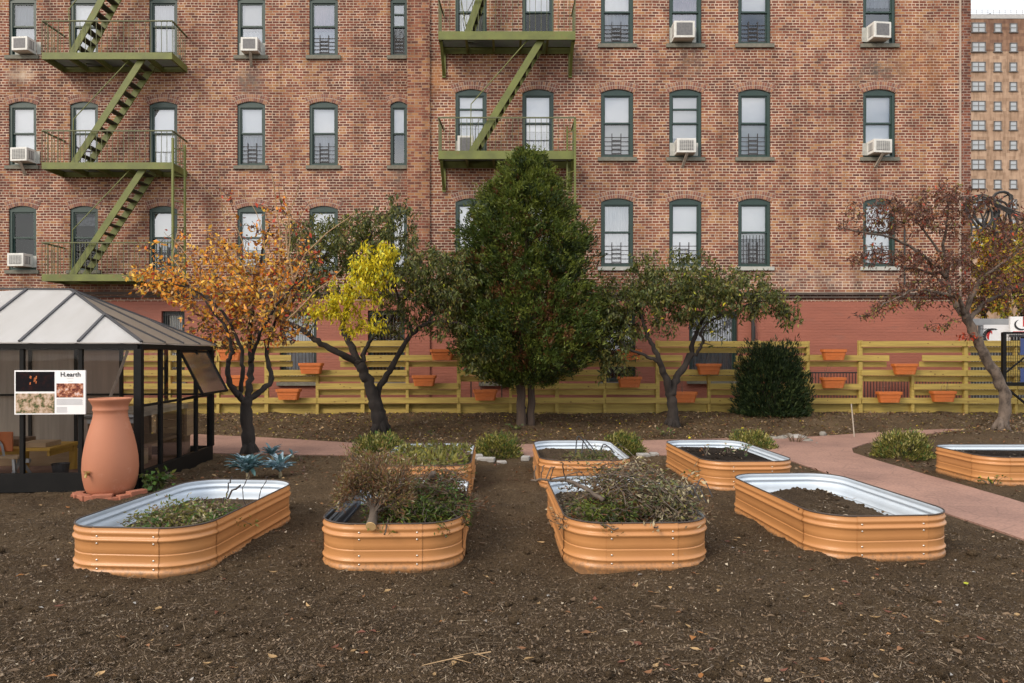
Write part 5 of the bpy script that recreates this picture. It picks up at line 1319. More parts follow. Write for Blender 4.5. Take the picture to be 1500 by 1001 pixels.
# ------------------------------------------------------------------ trees
def grow(Y, limbs, blobs, trunk_mat, leafmats, name, label, cat, base_px, twig_r=(0.014, 0.004), twig_mat=None, group=None, dmax=1.0, wig=0.012, shoots=(), droop=0.5, leaf=(0.085, 0.036), upward=0.15, sides=9):
    """limbs: (points [(px, py, depth offset)], radius start px, radius end px); blobs: (px, py, rx, ry, depth radius m, twigs, leaves per twig, leaf probabilities)"""
    base = P(base_px[0], base_px[1], Y); 
    t = thing(name, label, cat, (base.x, Y, hz(base.x, Y)), 0, group)
    b = MB(); nodes_ = []; rads = []
    for pts, r0, r1 in limbs:
        q = smooth_line([P(p[0], p[1], Y+(p[2] if len(p) > 2 else 0)) for p in pts], 6, wig)
        n = len(q); rr = [(r0+(r1-r0)*(i/(n-1)))*Y/F*(1+0.08*math.sin(i*1.7)) for i in range(n)]
        b.tube(q, rr, sides)
        for p, r in zip(q, rr): nodes_.append(tuple(p)); rads.append(r)
    # root flare
    x0, z0 = base.x, hz(base.x, Y)
    r0 = limbs[0][1]*Y/F
    for k in range(5):
        a = k*1.26+0.3; b.tube([(x0, Y, z0+r0*2.2), (x0+math.cos(a)*r0*0.9, Y+math.sin(a)*r0*0.9, z0+r0*0.7), (x0+math.cos(a)*r0*1.6, Y+math.sin(a)*r0*1.6, z0-0.05)], [r0*0.5, r0*0.5, r0*0.25], 6)
    tr = b.build('trunk', trunk_mat, t, smooth=True)
    # twigs reach for points spread through the crown, always from the nearest wood
    att = []
    for bi, bl in enumerate(blobs):
        px, py, rx, ry, rd, nt_, nl, pr = bl[:8]; off = bl[8] if len(bl) > 8 else 0.0
        q = in_ball(nt_, 0.45)
        c = P(px, py, Y+off)
        for p in q: att.append((c.x+p[0]*rx*Y/F, Y+off+p[1]*rd, c.z+p[2]*ry*Y/F, bi))
    nd = np.array(nodes_); first = np.array([np.min(np.sum((nd-np.array(a[:3]))**2, 1)) for a in att])
    order = np.argsort(first)
    cap = len(nd)+len(att)*6
    buf = np.zeros((cap, 3)); buf[:len(nd)] = nd; cnt = len(nd)
    radb = np.zeros(cap); radb[:len(nd)] = rads
    tw = MB(); lm = LeafMesh()
    for i in order:
        a = np.array(att[i][:3]); bi = att[i][3]
        d2 = np.sum((buf[:cnt]-a)**2, 1)+np.where(buf[:cnt, 2] > a[2]+0.1, 0.15, 0)
        j = int(np.argmin(d2)); s_ = buf[j]; L_ = math.sqrt(max(1e-6, np.sum((s_-a)**2)))
        if L_ < 0.04: continue
        ctrl = (s_+a)/2+np.array([random.gauss(0, 0.10), random.gauss(0, 0.10), upward+random.gauss(0, 0.06)])*L_
        k = 5; ts = np.linspace(0, 1, k+1)[:, None]
        q = (1-ts)**2*s_+2*ts*(1-ts)*ctrl+ts**2*a
        ra = min(radb[j]*0.7, twig_r[0]*min(1.6, 0.5+L_)); rb_ = twig_r[1]
        ra = max(ra, rb_*1.2)
        tw.tube([tuple(p) for p in q], list(np.linspace(ra, rb_, k+1)), 4, cap=False)
        buf[cnt:cnt+k] = q[1:]; radb[cnt:cnt+k] = np.linspace(ra, rb_, k+1)[1:]; cnt += k
        bl = blobs[bi]; nl = rng.poisson(bl[6])
        if nl:
            u = rng.uniform(0.25, 1.05, nl)[:, None]
            pos = (1-u)**2*s_+2*u*(1-u)*ctrl+u**2*a+rng.normal(size=(nl, 3))*0.045
            dr = rng.normal(size=(nl, 3))*0.7+np.array([0, 0, -droop]); 
            sz = rng.uniform(0.65, 1.25, nl)
            lm.add(pos, dr, leaf[0]*sz, leaf[1]*sz, pick(bl[7], nl))
    sh = MB()
    for (p0, p1, p2, r0_) in shoots:
        q = smooth_line([P(*p0), P(*p1), P(*p2)], 5, 0.01); sh.tube(q, list(np.linspace(r0_, r0_*0.35, len(q))), 5)
    if sh.v: sh.build('bare_shoots', 'twig_tan', t)
    if tw.v: tw.build('twigs', twig_mat or trunk_mat, t)
    if lm.v: lm.build('crown', leafmats, t)
    return t
def around(Y, off): return Y+off
OR = ['leaf_orange', 'leaf_gold', 'leaf_red', 'leaf_brown', 'leaf_tan', 'leaf_olive', 'leaf_dusk']
# orange tree, the strong sun on it put into the leaf colours
Y1 = 11.6
pA = [4, 6.5, .8, 1.0, 2.2, .3, .5]; pB = [2.6, 2.6, 1.1, 2.2, 1.8, 1.5, 1.4]; pC = [.8, .6, .8, 2.5, .6, 2.2, 2]; pR = [2, 1, 3, 2, .5, .3, 1]
grow(Y1, [([(366, 668), (363, 630, .02), (361, 585)], 10.5, 8), ([(361, 588), (345, 574, -.1), (335, 560, -.2), (333, 535, -.25), (339, 512, -.3), (330, 480, -.4), (300, 440, -.5)], 5.5, 1.2),
          ([(361, 590), (365, 560, .1), (368, 525, .15), (366, 490, .2), (372, 440, .25), (380, 390, .3), (395, 330, .3)], 5.5, 1.2), ([(363, 588), (380, 574, .1), (398, 556, .2), (390, 520, .3), (398, 480, .35), (430, 420, .4), (450, 350, .4)], 5, 1.2),
          ([(352, 575), (356, 540, -.2), (350, 500, -.3), (320, 450, -.4), (270, 420, -.5), (225, 410, -.5)], 3.5, 0.8), ([(366, 530), (385, 480, -.3), (420, 430, -.4), (450, 400, -.4)], 3, .8)],
     [(365, 405, 85, 70, 0.9, 170, 10, pA), (300, 415, 70, 55, 0.8, 110, 9, pA), (225, 412, 46, 26, 0.4, 40, 8, pA), (410, 450, 60, 75, 0.8, 100, 9, pB), (350, 470, 80, 50, 0.9, 110, 9, pB),
      (320, 490, 65, 30, 0.7, 50, 9, pC), (390, 350, 80, 45, 0.8, 40, 5, pB), (440, 390, 60, 60, .6, 50, 6, pR), (330, 335, 95, 70, 0.7, 22, 3, pR), (420, 300, 45, 40, .5, 14, 3, pR), (245, 385, 30, 25, .3, 12, 5, pA), (240, 355, 70, 15, .4, 5, 5, pA)],
     'bark_dark', OR, 'orange_tree', 'autumn tree with orange and gold leaves and bare tan shoots beside greenhouse', 'tree', (365, 668), twig_mat='twig_dark', droop=0.45, leaf=(0.085, 0.042), group='garden trees',
     shoots=[((400, 470, 11.5), (410, 360, 11.5), (398, 255, 11.1), .019), ((395, 450, 11.4), (425, 370, 11.4), (415, 270, 10.9), .016), ((420, 450, 11.4), (450, 370, 11.4), (520, 310, 10.9), .017),
             ((420, 470, 11.3), (460, 430, 11.2), (500, 395, 10.9), .015), ((370, 400, 11.5), (340, 320, 11.5), (278, 255, 11.0), .011), ((360, 400, 11.5), (330, 330, 11.5), (320, 240, 11.0), .011),
             ((300, 420, 11.3), (270, 370, 11.2), (240, 340, 11.2), .008), ((390, 380, 11.5), (380, 320, 11.5), (350, 280, 11.5), .008), ((430, 420, 11.4), (420, 340, 11.4), (440, 262, 10.9), .015), ((280, 420, 11.2), (255, 380, 11.2), (262, 330, 11.2), .009)])
# green and yellow tree; sun on the yellow leaves is put into their colour
Y2 = 14.2
pG = [4, 3.0, 2.0, 1.5, 0.02, .12]; pY = [0, 0, .15, 0, 6, 1.4]; pGY = [2, 1, 1.5, .5, 1.2, 1.0]
GR = ['leaf_green', 'leaf_deep', 'leaf_olive', 'leaf_grey', 'leaf_yellow', 'leaf_lime']
grow(Y2, [([(557, 632), (552, 605, 0), (545, 575, .05), (532, 545, .05), (524, 528, .05)], 10, 7), ([(525, 530, .05), (500, 519, -.1), (465, 500, -.2), (440, 482, -.3), (418, 466, -.3), (440, 420, -.2), (480, 370, 0)], 5.5, 1.5),
          ([(524, 530, .05), (514, 505, .2), (504, 484, .3), (510, 440, .3), (520, 400, .2), (545, 340, .1)], 6, 1.3), ([(530, 535, .05), (535, 512, .3), (548, 492, .4), (572, 468, .5), (600, 430, .5)], 4, 1.2),
          ([(566, 630, .05), (557, 600, .2), (553, 575, .2), (570, 545, .1), (590, 508, 0), (606, 486, -.1), (628, 470, -.2), (650, 440, -.3)], 6.5, 1.6), ([(606, 486, -.1), (596, 470, 0), (585, 450, .2), (575, 390, .2)], 3.5, 1),
          ([(628, 472, -.2), (660, 472, -.3), (690, 480, -.4), (710, 500, -.4)], 2.5, .8)],
     [(620, 410, 105, 52, 1.2, 430, 16, pG), (670, 450, 62, 62, 0.9, 240, 15, pG), (545, 355, 76, 52, 1.0, 290, 15, pG), (475, 375, 62, 62, 0.9, 190, 14, pG), (585, 312, 28, 26, .4, 36, 10, pG), (440, 440, 45, 45, .6, 60, 9, pGY), (578, 288, 8, 10, .1, 5, 8, pG), (555, 297, 5, 8, .1, 4, 6, pG), (450, 345, 40, 35, .6, 36, 9, pG),
      (600, 470, 70, 30, .7, 60, 9, pG), (702, 505, 28, 55, .5, 120, 18, pG), (520, 425, 42, 24, .3, 60, 15, pY, -1.0), (533, 388, 16, 30, .25, 34, 15, pY, -1.0), (562, 372, 18, 24, .25, 34, 15, pY, -1.0), (488, 448, 40, 24, .3, 56, 15, pY, -0.9), (516, 474, 20, 22, .25, 22, 13, pY, -.8), (556, 400, 26, 22, .3, 34, 13, pY, -1.0), (548, 472, 24, 16, .25, 18, 11, pY, -.8)],
     'bark_dark', GR, 'leaning_tree', 'dark forked tree with green leaves and one bright yellow branch', 'tree', (557, 632), twig_mat='twig_dark', droop=1.1, leaf=(0.095, 0.033), group='garden trees')
# right hand green tree
Y4 = 14.7
grow(Y4, [([(985, 628), (986, 600, 0), (982, 575)], 8.5, 7), ([(982, 578), (974, 552, -.1), (966, 530, -.2), (955, 505, -.2), (945, 480, -.2), (930, 440, -.2)], 6, 1.4), ([(983, 578), (992, 552, .1), (1008, 525, .2), (1016, 500, .2), (1028, 470, .2), (1060, 430, .2)], 6.5, 1.4),
          ([(1005, 530, .2), (1022, 515, .1), (1030, 500, 0), (1031, 480, -.1), (1080, 450, -.2), (1130, 440, -.2)], 3, .9), ([(966, 530, -.2), (945, 522, -.2), (920, 510, -.3), (900, 490, -.3)], 3, .8)],
     [(1010, 425, 82, 52, 1.0, 290, 15, pG), (1070, 430, 72, 42, 0.9, 190, 14, pG), (960, 440, 70, 60, 0.9, 240, 15, pG), (902, 480, 44, 60, .7, 160, 15, pG), (1130, 440, 40, 30, .5, 66, 12, pG), (1152, 462, 20, 22, .3, 28, 13, pG), (955, 385, 24, 24, .4, 24, 10, pG), (925, 390, 10, 22, .2, 10, 9, pG), (890, 440, 26, 40, .4, 40, 10, pG), (1010, 380, 40, 16, .4, 22, 9, pG), (1040, 480, 30, 30, .5, 20, 8, pG), (900, 535, 34, 16, .4, 24, 9, pG), (880, 500, 14, 60, .5, 40, 12, pG)],
     'bark_dark', GR, 'spreading_tree', 'low spreading green tree with forked trunk between conifer and yew', 'tree', (985, 628), twig_mat='twig_dark', droop=1.0, leaf=(0.095, 0.036), group='garden trees')
# leaning maroon dogwood
Y5 = 13.2
DW = ['leaf_maroon', 'leaf_dusk', 'leaf_rust', 'leaf_brown', 'leaf_red', 'leaf_olive']
pD = [2.0, 3.2, 1.6, 2.0, .25, .5]; pL = [1, 2, .8, 2, .2, 2.2]
grow(Y5, [([(1466, 652), (1470, 615, 0), (1472, 580, 0), (1458, 548, 0), (1440, 515, 0), (1425, 485, 0), (1414, 462, 0)], 8.4, 6), ([(1414, 464, 0), (1400, 445, .1), (1388, 420, .2), (1385, 390, .3), (1370, 360, .3), (1335, 315, .3)], 5, 1), ([(1385, 392, .3), (1382, 360, .2), (1388, 320, .1), (1390, 285, .1)], 3, .8),
          ([(1414, 462, 0), (1405, 440, -.2), (1380, 430, -.3), (1340, 425, -.4), (1290, 450, -.5)], 3.5, .8), ([(1386, 405, .2), (1360, 380, .1), (1310, 350, 0), (1270, 342, -.1), (1225, 333, -.1)], 3, .6), ([(1415, 465, 0), (1425, 430, -.1), (1450, 400, -.2), (1490, 370, -.2)], 4.5, 1), ([(1418, 470, 0), (1440, 445, .2), (1470, 430, .3), (1510, 410, .3)], 4, 1), ([(1388, 415, .2), (1350, 395, .4), (1310, 390, .5), (1260, 375, .5)], 2.2, .6)],
     [(1310, 302, 80, 15, .7, 78, 9, pD), (1390, 285, 60, 12, .6, 58, 8, pD), (1295, 325, 75, 15, .7, 78, 10, pD), (1370, 318, 50, 20, .7, 64, 9, pD), (1290, 375, 65, 13, .7, 64, 9, pD), (1380, 385, 60, 20, .8, 80, 10, pD), (1360, 425, 70, 22, .8, 84, 10, pD), (1310, 445, 50, 12, .6, 40, 9, pL), (1270, 460, 26, 8, .3, 12, 8, pL), (1440, 370, 60, 40, .9, 95, 10, pD), (1460, 415, 55, 40, .9, 100, 10, pD), (1480, 330, 40, 40, .7, 66, 10, pD), (1385, 460, 18, 16, .3, 10, 6, pL), (1375, 480, 26, 8, .3, 10, 7, pL), (1430, 300, 40, 20, .5, 40, 8, pD), (1500, 430, 30, 36, .6, 40, 10, pD), (1418, 492, 12, 6, .2, 6, 6, [0, 0, 1, 0, 2, 0])],
     'bark_grey', DW, 'dogwood_tree', 'leaning tree with layered maroon brown leaves at the right edge', 'tree', (1466, 652), twig_mat='twig_dark', droop=0.8, leaf=(0.080, 0.030), upward=0.04, group='garden trees', twig_r=(0.012, 0.0035))
# yellow street trees beyond
YL_ = ['leaf_gold', 'leaf_yellow', 'leaf_lime', 'leaf_olive', 'leaf_brown', 'leaf_orange']
for i, (px, py, rx, ry, Y, lab, pr) in enumerate([(1442, 400, 42, 70, 27, 'golden yellow street tree just beyond right corner of brick building', [3, 2, .7, 2, .6, .5]), (1500, 405, 50, 80, 29, 'green and yellow street tree at right edge behind maroon tree', [1.2, 1, 2, 3, .4, .3])]):
    grow(Y, [([(px, 545), (px+2, 480, 0), (px-4, 430, 0), (px+6, 370, 0)], 4, 1.2), ([(px, 470), (px-20, 420, .3), (px-28, 380, .5)], 2, .7), ([(px, 460), (px+22, 420, -.3), (px+30, 360, -.5)], 2, .7)],
         [(px, py, rx, ry, 1.8, 260, 13, pr), (px+10, py-40, rx*.7, ry*.6, 1.5, 110, 11, pr)], 'bark_dark', YL_, 'street_tree', lab, 'tree', (px, 560), droop=.5, leaf=(0.17, 0.09), twig_r=(.03, .01))

# conifer
def conifer():
    Y = 14.8
    base = P(768, 626, Y)
    t = thing('conifer_tree', 'tall dark green conifer with rusty inner foliage in the middle', 'tree', (base.x, Y, hz(base.x, Y)), 0, 'garden trees')
    b = MB()
    for pts, r0, r1 in (([(764, 630), (763, 580, 0), (764, 500, 0), (770, 380, 0), (775, 240, 0)], 8, 1.5), ([(776, 630, .1), (778, 590, .1), (780, 510, .15), (785, 420, .2), (790, 330, .2)], 7, 1.5), ([(768, 600, .1), (757, 560, .1), (752, 510, .2)], 4, 2)):
        q = smooth_line([P(p[0], p[1], Y+(p[2] if len(p) > 2 else 0)) for p in pts], 6, 0.01); b.tube(q, list(np.linspace(r0*Y/F, r1*Y/F, len(q))), 9)
    b.build('trunk', 'bark_conifer', t, smooth=True)
    # half width in photo pixels against row
    rows = np.array([216, 232, 250, 275, 300, 330, 360, 400, 440, 480, 520, 545, 560]); left = np.array([772, 762, 738, 722, 708, 694, 684, 680, 676, 674, 682, 700, 730]); right = np.array([779, 788, 800, 815, 826, 840, 850, 864, 876, 884, 878, 850, 800])
    lm = LeafMesh(); nc = 2300
    pyc = 222+(560-222)*rng.random(nc)**0.78
    lc = np.interp(pyc, rows, left); rc = np.interp(pyc, rows, right)
    cxc = (lc+rc)/2; hwc = (rc-lc)/2
    thc = rng.uniform(0, 2*np.pi, nc)
    lump = 1+0.30*(vnoise(thc*2.4+40, pyc/16.0)-0.5)*2+rng.normal(0, 0.08, nc)
    fc = rng.random(nc)**0.26*lump
    cen = np.stack([(cxc-750)/F*Y+hwc/F*Y*fc*np.cos(thc), Y+hwc/F*Y*fc*np.sin(thc)*0.95, H-(pyc-HY)/F*Y], 1)
    outc = np.stack([np.cos(thc), np.sin(thc), np.full(nc, 0.8)], 1)
    pat = vnoise(thc*3.1+3, pyc/16.0+7)*0.55+rng.random(nc)*0.45
    tonec = np.where(pat > 0.80, 3, np.where(pat > 0.52, 0, np.where(pat > 0.34, 1, 2)))
    tonec = np.where((fc < 0.75) & (rng.random(nc) < 0.3), 3, tonec)
    tonec = np.where((pyc < 340) & (rng.random(nc) < 0.4), 1, tonec)
    per = 11; spread = 6; n = nc*per
    szc = np.repeat(0.55+0.6*np.clip(hwc/100, 0.1, 1), per)[:, None]
    u = rng.random((n, 1))
    sp = np.repeat(cen, per, 0)+rng.normal(size=(n, 3))*0.060*szc+np.repeat(outc, per, 0)*(u-0.4)*0.20*szc
    od = np.repeat(outc, per, 0)+rng.normal(size=(n, 3))*0.45
    pos = np.repeat(sp, spread, 0)+rng.normal(size=(n*spread, 3))*0.026
    dr = np.repeat(od, spread, 0)+rng.normal(size=(n*spread, 3))*0.45
    m_ = np.repeat(np.repeat(tonec, per), spread)
    flip = rng.random(n*spread) < 0.15; m_ = np.where(flip, pick([4, 3, 2, .5], n*spread), m_)
    lm.add(pos, dr, rng.uniform(0.05, 0.105, n*spread), rng.uniform(0.017, 0.032, n*spread), m_)
    lm.build('crown', ['conifer_green', 'conifer_bright', 'conifer_deep', 'conifer_brown'], t)
conifer()

# ---- shrubs: blades radiating from a dome
def dome_shrub(name, label, cat, c, rx, ry, rz, n, L_, W, mats, probs, box=2.0, upl=0.5, group=None, core=True, seed=0, spread=3, jag=0.12):
    t = thing(name, label, cat, c, 0, group)
    d = rng.normal(size=(n, 3)); d[:, 2] = np.abs(d[:, 2])*1.0-0.12
    d /= (np.abs(d)**box).sum(1, keepdims=True)**(1/box)
    f = (0.45+0.55*rng.random((n, 1))**0.5)*(1+jag*2*(vnoise(d[:, :1]*4+seed, d[:, 1:2]*4+d[:, 2:3]*3)-0.5))
    p = d*f*np.array([rx, ry, rz])
    p[:, 2] = np.maximum(p[:, 2], 0.02)
    lm = LeafMesh()
    pos = np.repeat(p, spread, 0)+rng.normal(size=(n*spread, 3))*0.02
    dr = np.repeat(d*[1, 1, 1]+[0, 0, upl], spread, 0)+rng.normal(size=(n*spread, 3))*0.45
    m_ = np.repeat(pick(probs, n), spread)
    lm.add(pos, dr, rng.uniform(0.6, 1.3, n*spread)*L_, rng.uniform(0.7, 1.2, n*spread)*W, m_)
    lm.build('foliage', mats, t, local=True)
    b = MB()
    for k in range(9):
        a = random.uniform(0, 6.28); e = (rx*0.6*math.cos(a), ry*0.6*math.sin(a), rz*random.uniform(0.5, 0.8))
        b.tube([(0, 0, -0.05), (e[0]*0.4, e[1]*0.4, e[2]*0.5), e], [0.015, 0.01, 0.004], 5)
    b.build('stems', 'twig_dark', t, local=True)
    return t
g = Vector((XF(1132, 15.9), 15.9, hz(XF(1132, 15.9), 15.9)))
dome_shrub('yew_shrub', 'dense dark green clipped yew standing against the yellow fence', 'shrub', g, 0.72, 0.52, 1.50, 5600, 0.10, 0.022, ['yew_green', 'yew_lit_tip', 'conifer_deep'], [4, 1.8, 2], box=4.2, upl=0.9, jag=0.2, seed=3, spread=4)  # brighter blades mixed in put the light on the tips into colour
gold = [(558, 668, 40, 33, 'golden green low shrub at left behind the salad bed'), (728, 668, 33, 36, 'golden green low shrub between the two left back row beds'), (912, 667, 30, 34, 'golden green low shrub behind the grassy soil hump bed'), (1098, 656, 33, 27, 'golden green low shrub behind the black compost bed'), (1324, 670, 40, 40, 'golden green low shrub alone across the path by its curve')]
for i, (px, py, hw, hh, lab) in enumerate(gold):
    g = GB(px, py); s = g.y/F
    dome_shrub('low_shrub', lab, 'shrub', g, hw*s, hw*s*0.9, hh*s*0.98, 1500, 0.055, 0.017, ['gold_shrub', 'gold_shrub_deep', 'gold_shrub_pale', 'weed_green'], [3, 3, 1.3 if i != 1 else .4, 1.2], box=2.2, upl=0.9, group='golden low shrubs', seed=i*7, jag=0.18)
# kale rosettes
def kale(label, c, r, h, n, pale):
    t = thing('kale_plant', label, 'kale', c, 0, 'kale plants')
    b = MB()
    for i in range(n):
        a = i*2.4+random.uniform(-.3, .3); e = random.uniform(0.75, 1.5); L_ = r*random.uniform(0.75, 1.25); w = L_*0.085
        d = Vector((math.cos(a), math.sin(a), 0)); sd = Vector((-d.y, d.x, 0)); pts = []
        st = Vector((0, 0, h*0.35))
        p = st.copy(); ang = e
        rows_ = []
        for k in range(7):
            wv = w*[0.25, 0.6, 0.95, 1.1, 1.0, 0.75, 0.25][k]
            nn = Vector((-d.x*math.sin(ang), -d.y*math.sin(ang), math.cos(ang)))
            fr = 0.25*wv*math.sin(k*2.1+i)
            rows_.append((p-sd*wv+nn*(0.35*wv+fr), p-nn*0.1*wv, p+sd*wv+nn*(0.35*wv-fr)))
            p = p+(d*math.cos(ang)+Vector((0, 0, 1))*math.sin(ang))*L_/6; ang -= random.uniform(0.08, 0.30)
        mi = random.choice([0, 0, 2, 1] if not pale else [1, 1, 0])
        for k in range(6):
            A, B2 = rows_[k], rows_[k+1]
            b.quad(A[0], A[1], B2[1], B2[0], mi); b.quad(A[1], A[2], B2[2], B2[1], mi)
    b.build('leaves', ['kale_blue', 'kale_pale', 'kale_deep'], t, local=True, smooth=True)
    b = MB(); b.tube([(0, 0, -0.03), (0.01, 0, h*0.2), (0, 0, h*0.4)], [0.02, 0.022, 0.015], 7); b.build('stem', 'dry_pale', t, local=True)
kale('dark blue green kale plant at foot of the orange tree', GB(362, 706), 0.28, 0.22, 80, False)
kale('pale blue kale plant right of the darker kale by corner of bed', GB(410, 700), 0.25, 0.18, 60, True)
kale('small upright kale plant behind the other two near path', GB(398, 676), 0.22, 0.26, 36, False)
kale('little kale seedling at right of the pale kale plant', GB(428, 672), 0.11, 0.12, 9, False)

def weedlet(name, label, cat, c, r, h, n, mats, probs, leaf=(0.06, 0.03), group=None, stems=6, droop=-0.3, twig='twig_grey'):
    t = thing(name, label, cat, c, 0, group)
    b = MB(); lm = LeafMesh(); P_, D_ = [], []
    for k in range(stems):
        a = random.uniform(0, 6.28); rr_ = r*random.uniform(0.2, 1.0); e = Vector((rr_*math.cos(a), rr_*math.sin(a), h*random.uniform(0.45, 1.0)))
        q = smooth_line([(0.15*e.x, 0.15*e.y, -0.02), (0.5*e.x, 0.5*e.y, e.z*0.65), e], 4, 0.004); b.tube(q, list(np.linspace(0.006, 0.002, len(q))), 4)
        for j in range(max(1, n//stems)):
            u = random.random()**0.6; p = q[int(u*(len(q)-1))]; P_.append(tuple(p+Vector((random.gauss(0, .025), random.gauss(0, .025), random.gauss(0, .02))))); D_.append((random.gauss(0, 1)+e.x*2, random.gauss(0, 1)+e.y*2, random.gauss(0, .6)-droop))
    b.build('stems', twig, t, local=True)
    if P_: lm.add(np.array(P_), np.array(D_), leaf[0]*rng.uniform(.6, 1.3, len(P_)), leaf[1]*rng.uniform(.6, 1.3, len(P_)), pick(probs, len(P_))); lm.build('leaves', mats, t, local=True)
    return t
weedlet('green_plant', 'low green strawberry like plant at foot of the clay jar', 'plant', GB(228, 722), 0.24, 0.22, 170, ['weed_green', 'leaf_green', 'leaf_deep'], [3, 2, 1], (0.07, 0.055), stems=22)
for px, py, r, h, n, lab in [(482, 612, .22, .34, 40, 'young leafy plant by fence below the lowest planter left of forked tree'), (818, 606, .26, .42, 46, 'young bushy plant by fence right of conifer trunk'), (1222, 603, .22, .40, 36, 'young leafy plant by fence right of the dark yew'), (932, 606, .16, .28, 16, 'thin yellow green seedling by fence left of green tree trunk'), (1010, 600, .14, .22, 14, 'sparse seedling by fence right of green tree trunk'),
                             (632, 640, .12, .12, 16, 'small weed on soil right of the yellow branch tree base'), (755, 630, .22, .12, 40, 'low weeds around the conifer trunk base'), (975, 628, .2, .14, 40, 'low dark weeds around base of the green tree'), (1080, 606, .3, .25, 46, 'leafy weeds low at left foot of the dark yew'), (270, 600, .15, .25, 14, 'seedling by fence behind the greenhouse corner'), (105 + 335, 678, .1, .1, 12, 'tiny weed on soil right of the kale seedling')]:
    weedlet('seedling', lab, 'plant', GB(px, py), r, h, n, ['weed_green', 'leaf_green', 'leaf_olive', 'leaf_deep'], [2, 2, 1, 1], (0.075, 0.032), 'young plants on the planting bank', stems=7)
weedlet('dry_grass', 'dry grassy tuft at right foot of the dark yew', 'grass', GB(1165, 625), 0.35, 0.3, 70, ['dry_pale', 'dry_brown'], [1, 2], (0.12, 0.008), stems=24, twig='dry_brown')
b = MB(); q = GB(1252, 630); e = P(1247, 592, q.y+0.25); b.tube([q-Vector((0, 0, .05)), q.lerp(e, .5), e], 0.012, 6); tag(b.build('stake', 'stake_white', origin=q), 'pale wooden stake leaning on bank right of the yew', 'stake')
stl = [(1123, 633, 9, 'dark'), (1133, 634, 8, 'm'), (1145, 634, 9, 'm'), (1156, 635, 7, 'm'), (1168, 634, 13, 'p'), (1183, 631, 9, 'm'), (1196, 627, 6, 'm'), (930, 605, 13, 'p'), (1012, 600, 7, 'p'), (1205, 618, 6, 'm')]
names = ['leftmost grey stone of the row edging bank below the yew', 'second grey stone from left in row below the yew', 'third grey stone from left in row below the yew', 'small grey stone in middle of row below the yew', 'largest pale flat stone in row below the yew', 'rounded grey stone at right end of row below the yew', 'small grey stone beyond the right end of row below yew', 'flat pale stone lying by fence left of green tree', 'pale lump of stone by fence right of green tree trunk', 'small grey stone lying up the bank right of yew']
for k, (px, py, r, c_) in enumerate(stl):
    q = GB(px, py); s = q.y/F*r
    b = MB(); b.rock((q.x, q.y, q.z+s*0.25), (s, s*0.8, s*(0.35 if r > 10 else 0.6)), 0, k)
    tag(b.build('stone', 'stone_pale' if c_ == 'p' else 'stone_grey', origin=q, smooth=True), names[k], 'stone', 'stones on the bank')
pv = [(712, 675, 13, 'pale flat edging stone right of the salad bed'), (700, 673, 7, 'small pale edging stone touching corner of salad bed'), (735, 677, 7, 'small pale stone right of the flat edging stone'), (942, 671, 9, 'pale edging stone right of the grassy hump bed'), (770, 672, 6, 'small grey edging stone left of the grassy hump bed'), (958, 668, 6, 'small edging stone left of the black compost bed')]
for k, (px, py, r, lab) in enumerate(pv):
    q = GB(px, py); s = q.y/F*r; b = MB(); b.box((q.x, q.y, q.z+0.015), (s*2, 0.16, 0.07), 0, Matrix.Rotation(random.uniform(-.2, .2), 3, 'Z'))
    tag(b.build('edging_stone', 'stone_pale', origin=q, bevel=0.012), lab, 'stone', 'edging stones by the path')

# ------------------------------------------------------------------ cuttings lying in the beds
def pile(name, label, c, rx, ry, rz, nt_, nl, mats, probs, leaf, tw=('twig_grey', 0.006), up=0.3, cat='clippings', rot=0, flat=0.6, long=0.4):
    t = thing(name, label, cat, c, rot)
    b = MB(); lm = LeafMesh()
    for k in range(nt_):
        p = Vector(in_ball(1, .6)[0]); p = Vector((p.x*rx, p.y*ry, abs(p.z)*rz))
        dome = rz*max(0, 1-(p.x/rx)**2-(p.y/ry)**2)**.5; p.z = min(p.z, dome)
        a = random.uniform(0, 6.28); d = Vector((math.cos(a), math.sin(a), random.uniform(-.2, 1)*up)); L_ = random.uniform(.4, 1.1)*long
        q = smooth_line([p-d*L_*.5, p+Vector((random.gauss(0, .03), random.gauss(0, .03), .03)), p+d*L_*.5], 4, .008)
        for v in q: v.z = max(v.z, -0.02)
        b.tube(q, list(np.linspace(tw[1], tw[1]*.35, len(q))), 4)
        m_ = rng.poisson(nl)
        if m_:
            u = rng.integers(0, len(q), m_); pos = np.array([tuple(q[i]) for i in u])+rng.normal(size=(m_, 3))*0.03
            pos[:, 2] = np.maximum(pos[:, 2], 0.005)
            dr = rng.normal(size=(m_, 3))*.6+np.array([d.x, d.y, .1]); lm.add(pos, dr, leaf[0]*rng.uniform(.6, 1.3, m_), leaf[1]*rng.uniform(.6, 1.3, m_), np.full(m_, pick(probs, 1)[0]) if random.random() < .6 else pick(probs, m_))
    b.build('twigs', tw[0], t, local=True)
    if lm.v: lm.build('foliage', mats, t, local=True)
    return t
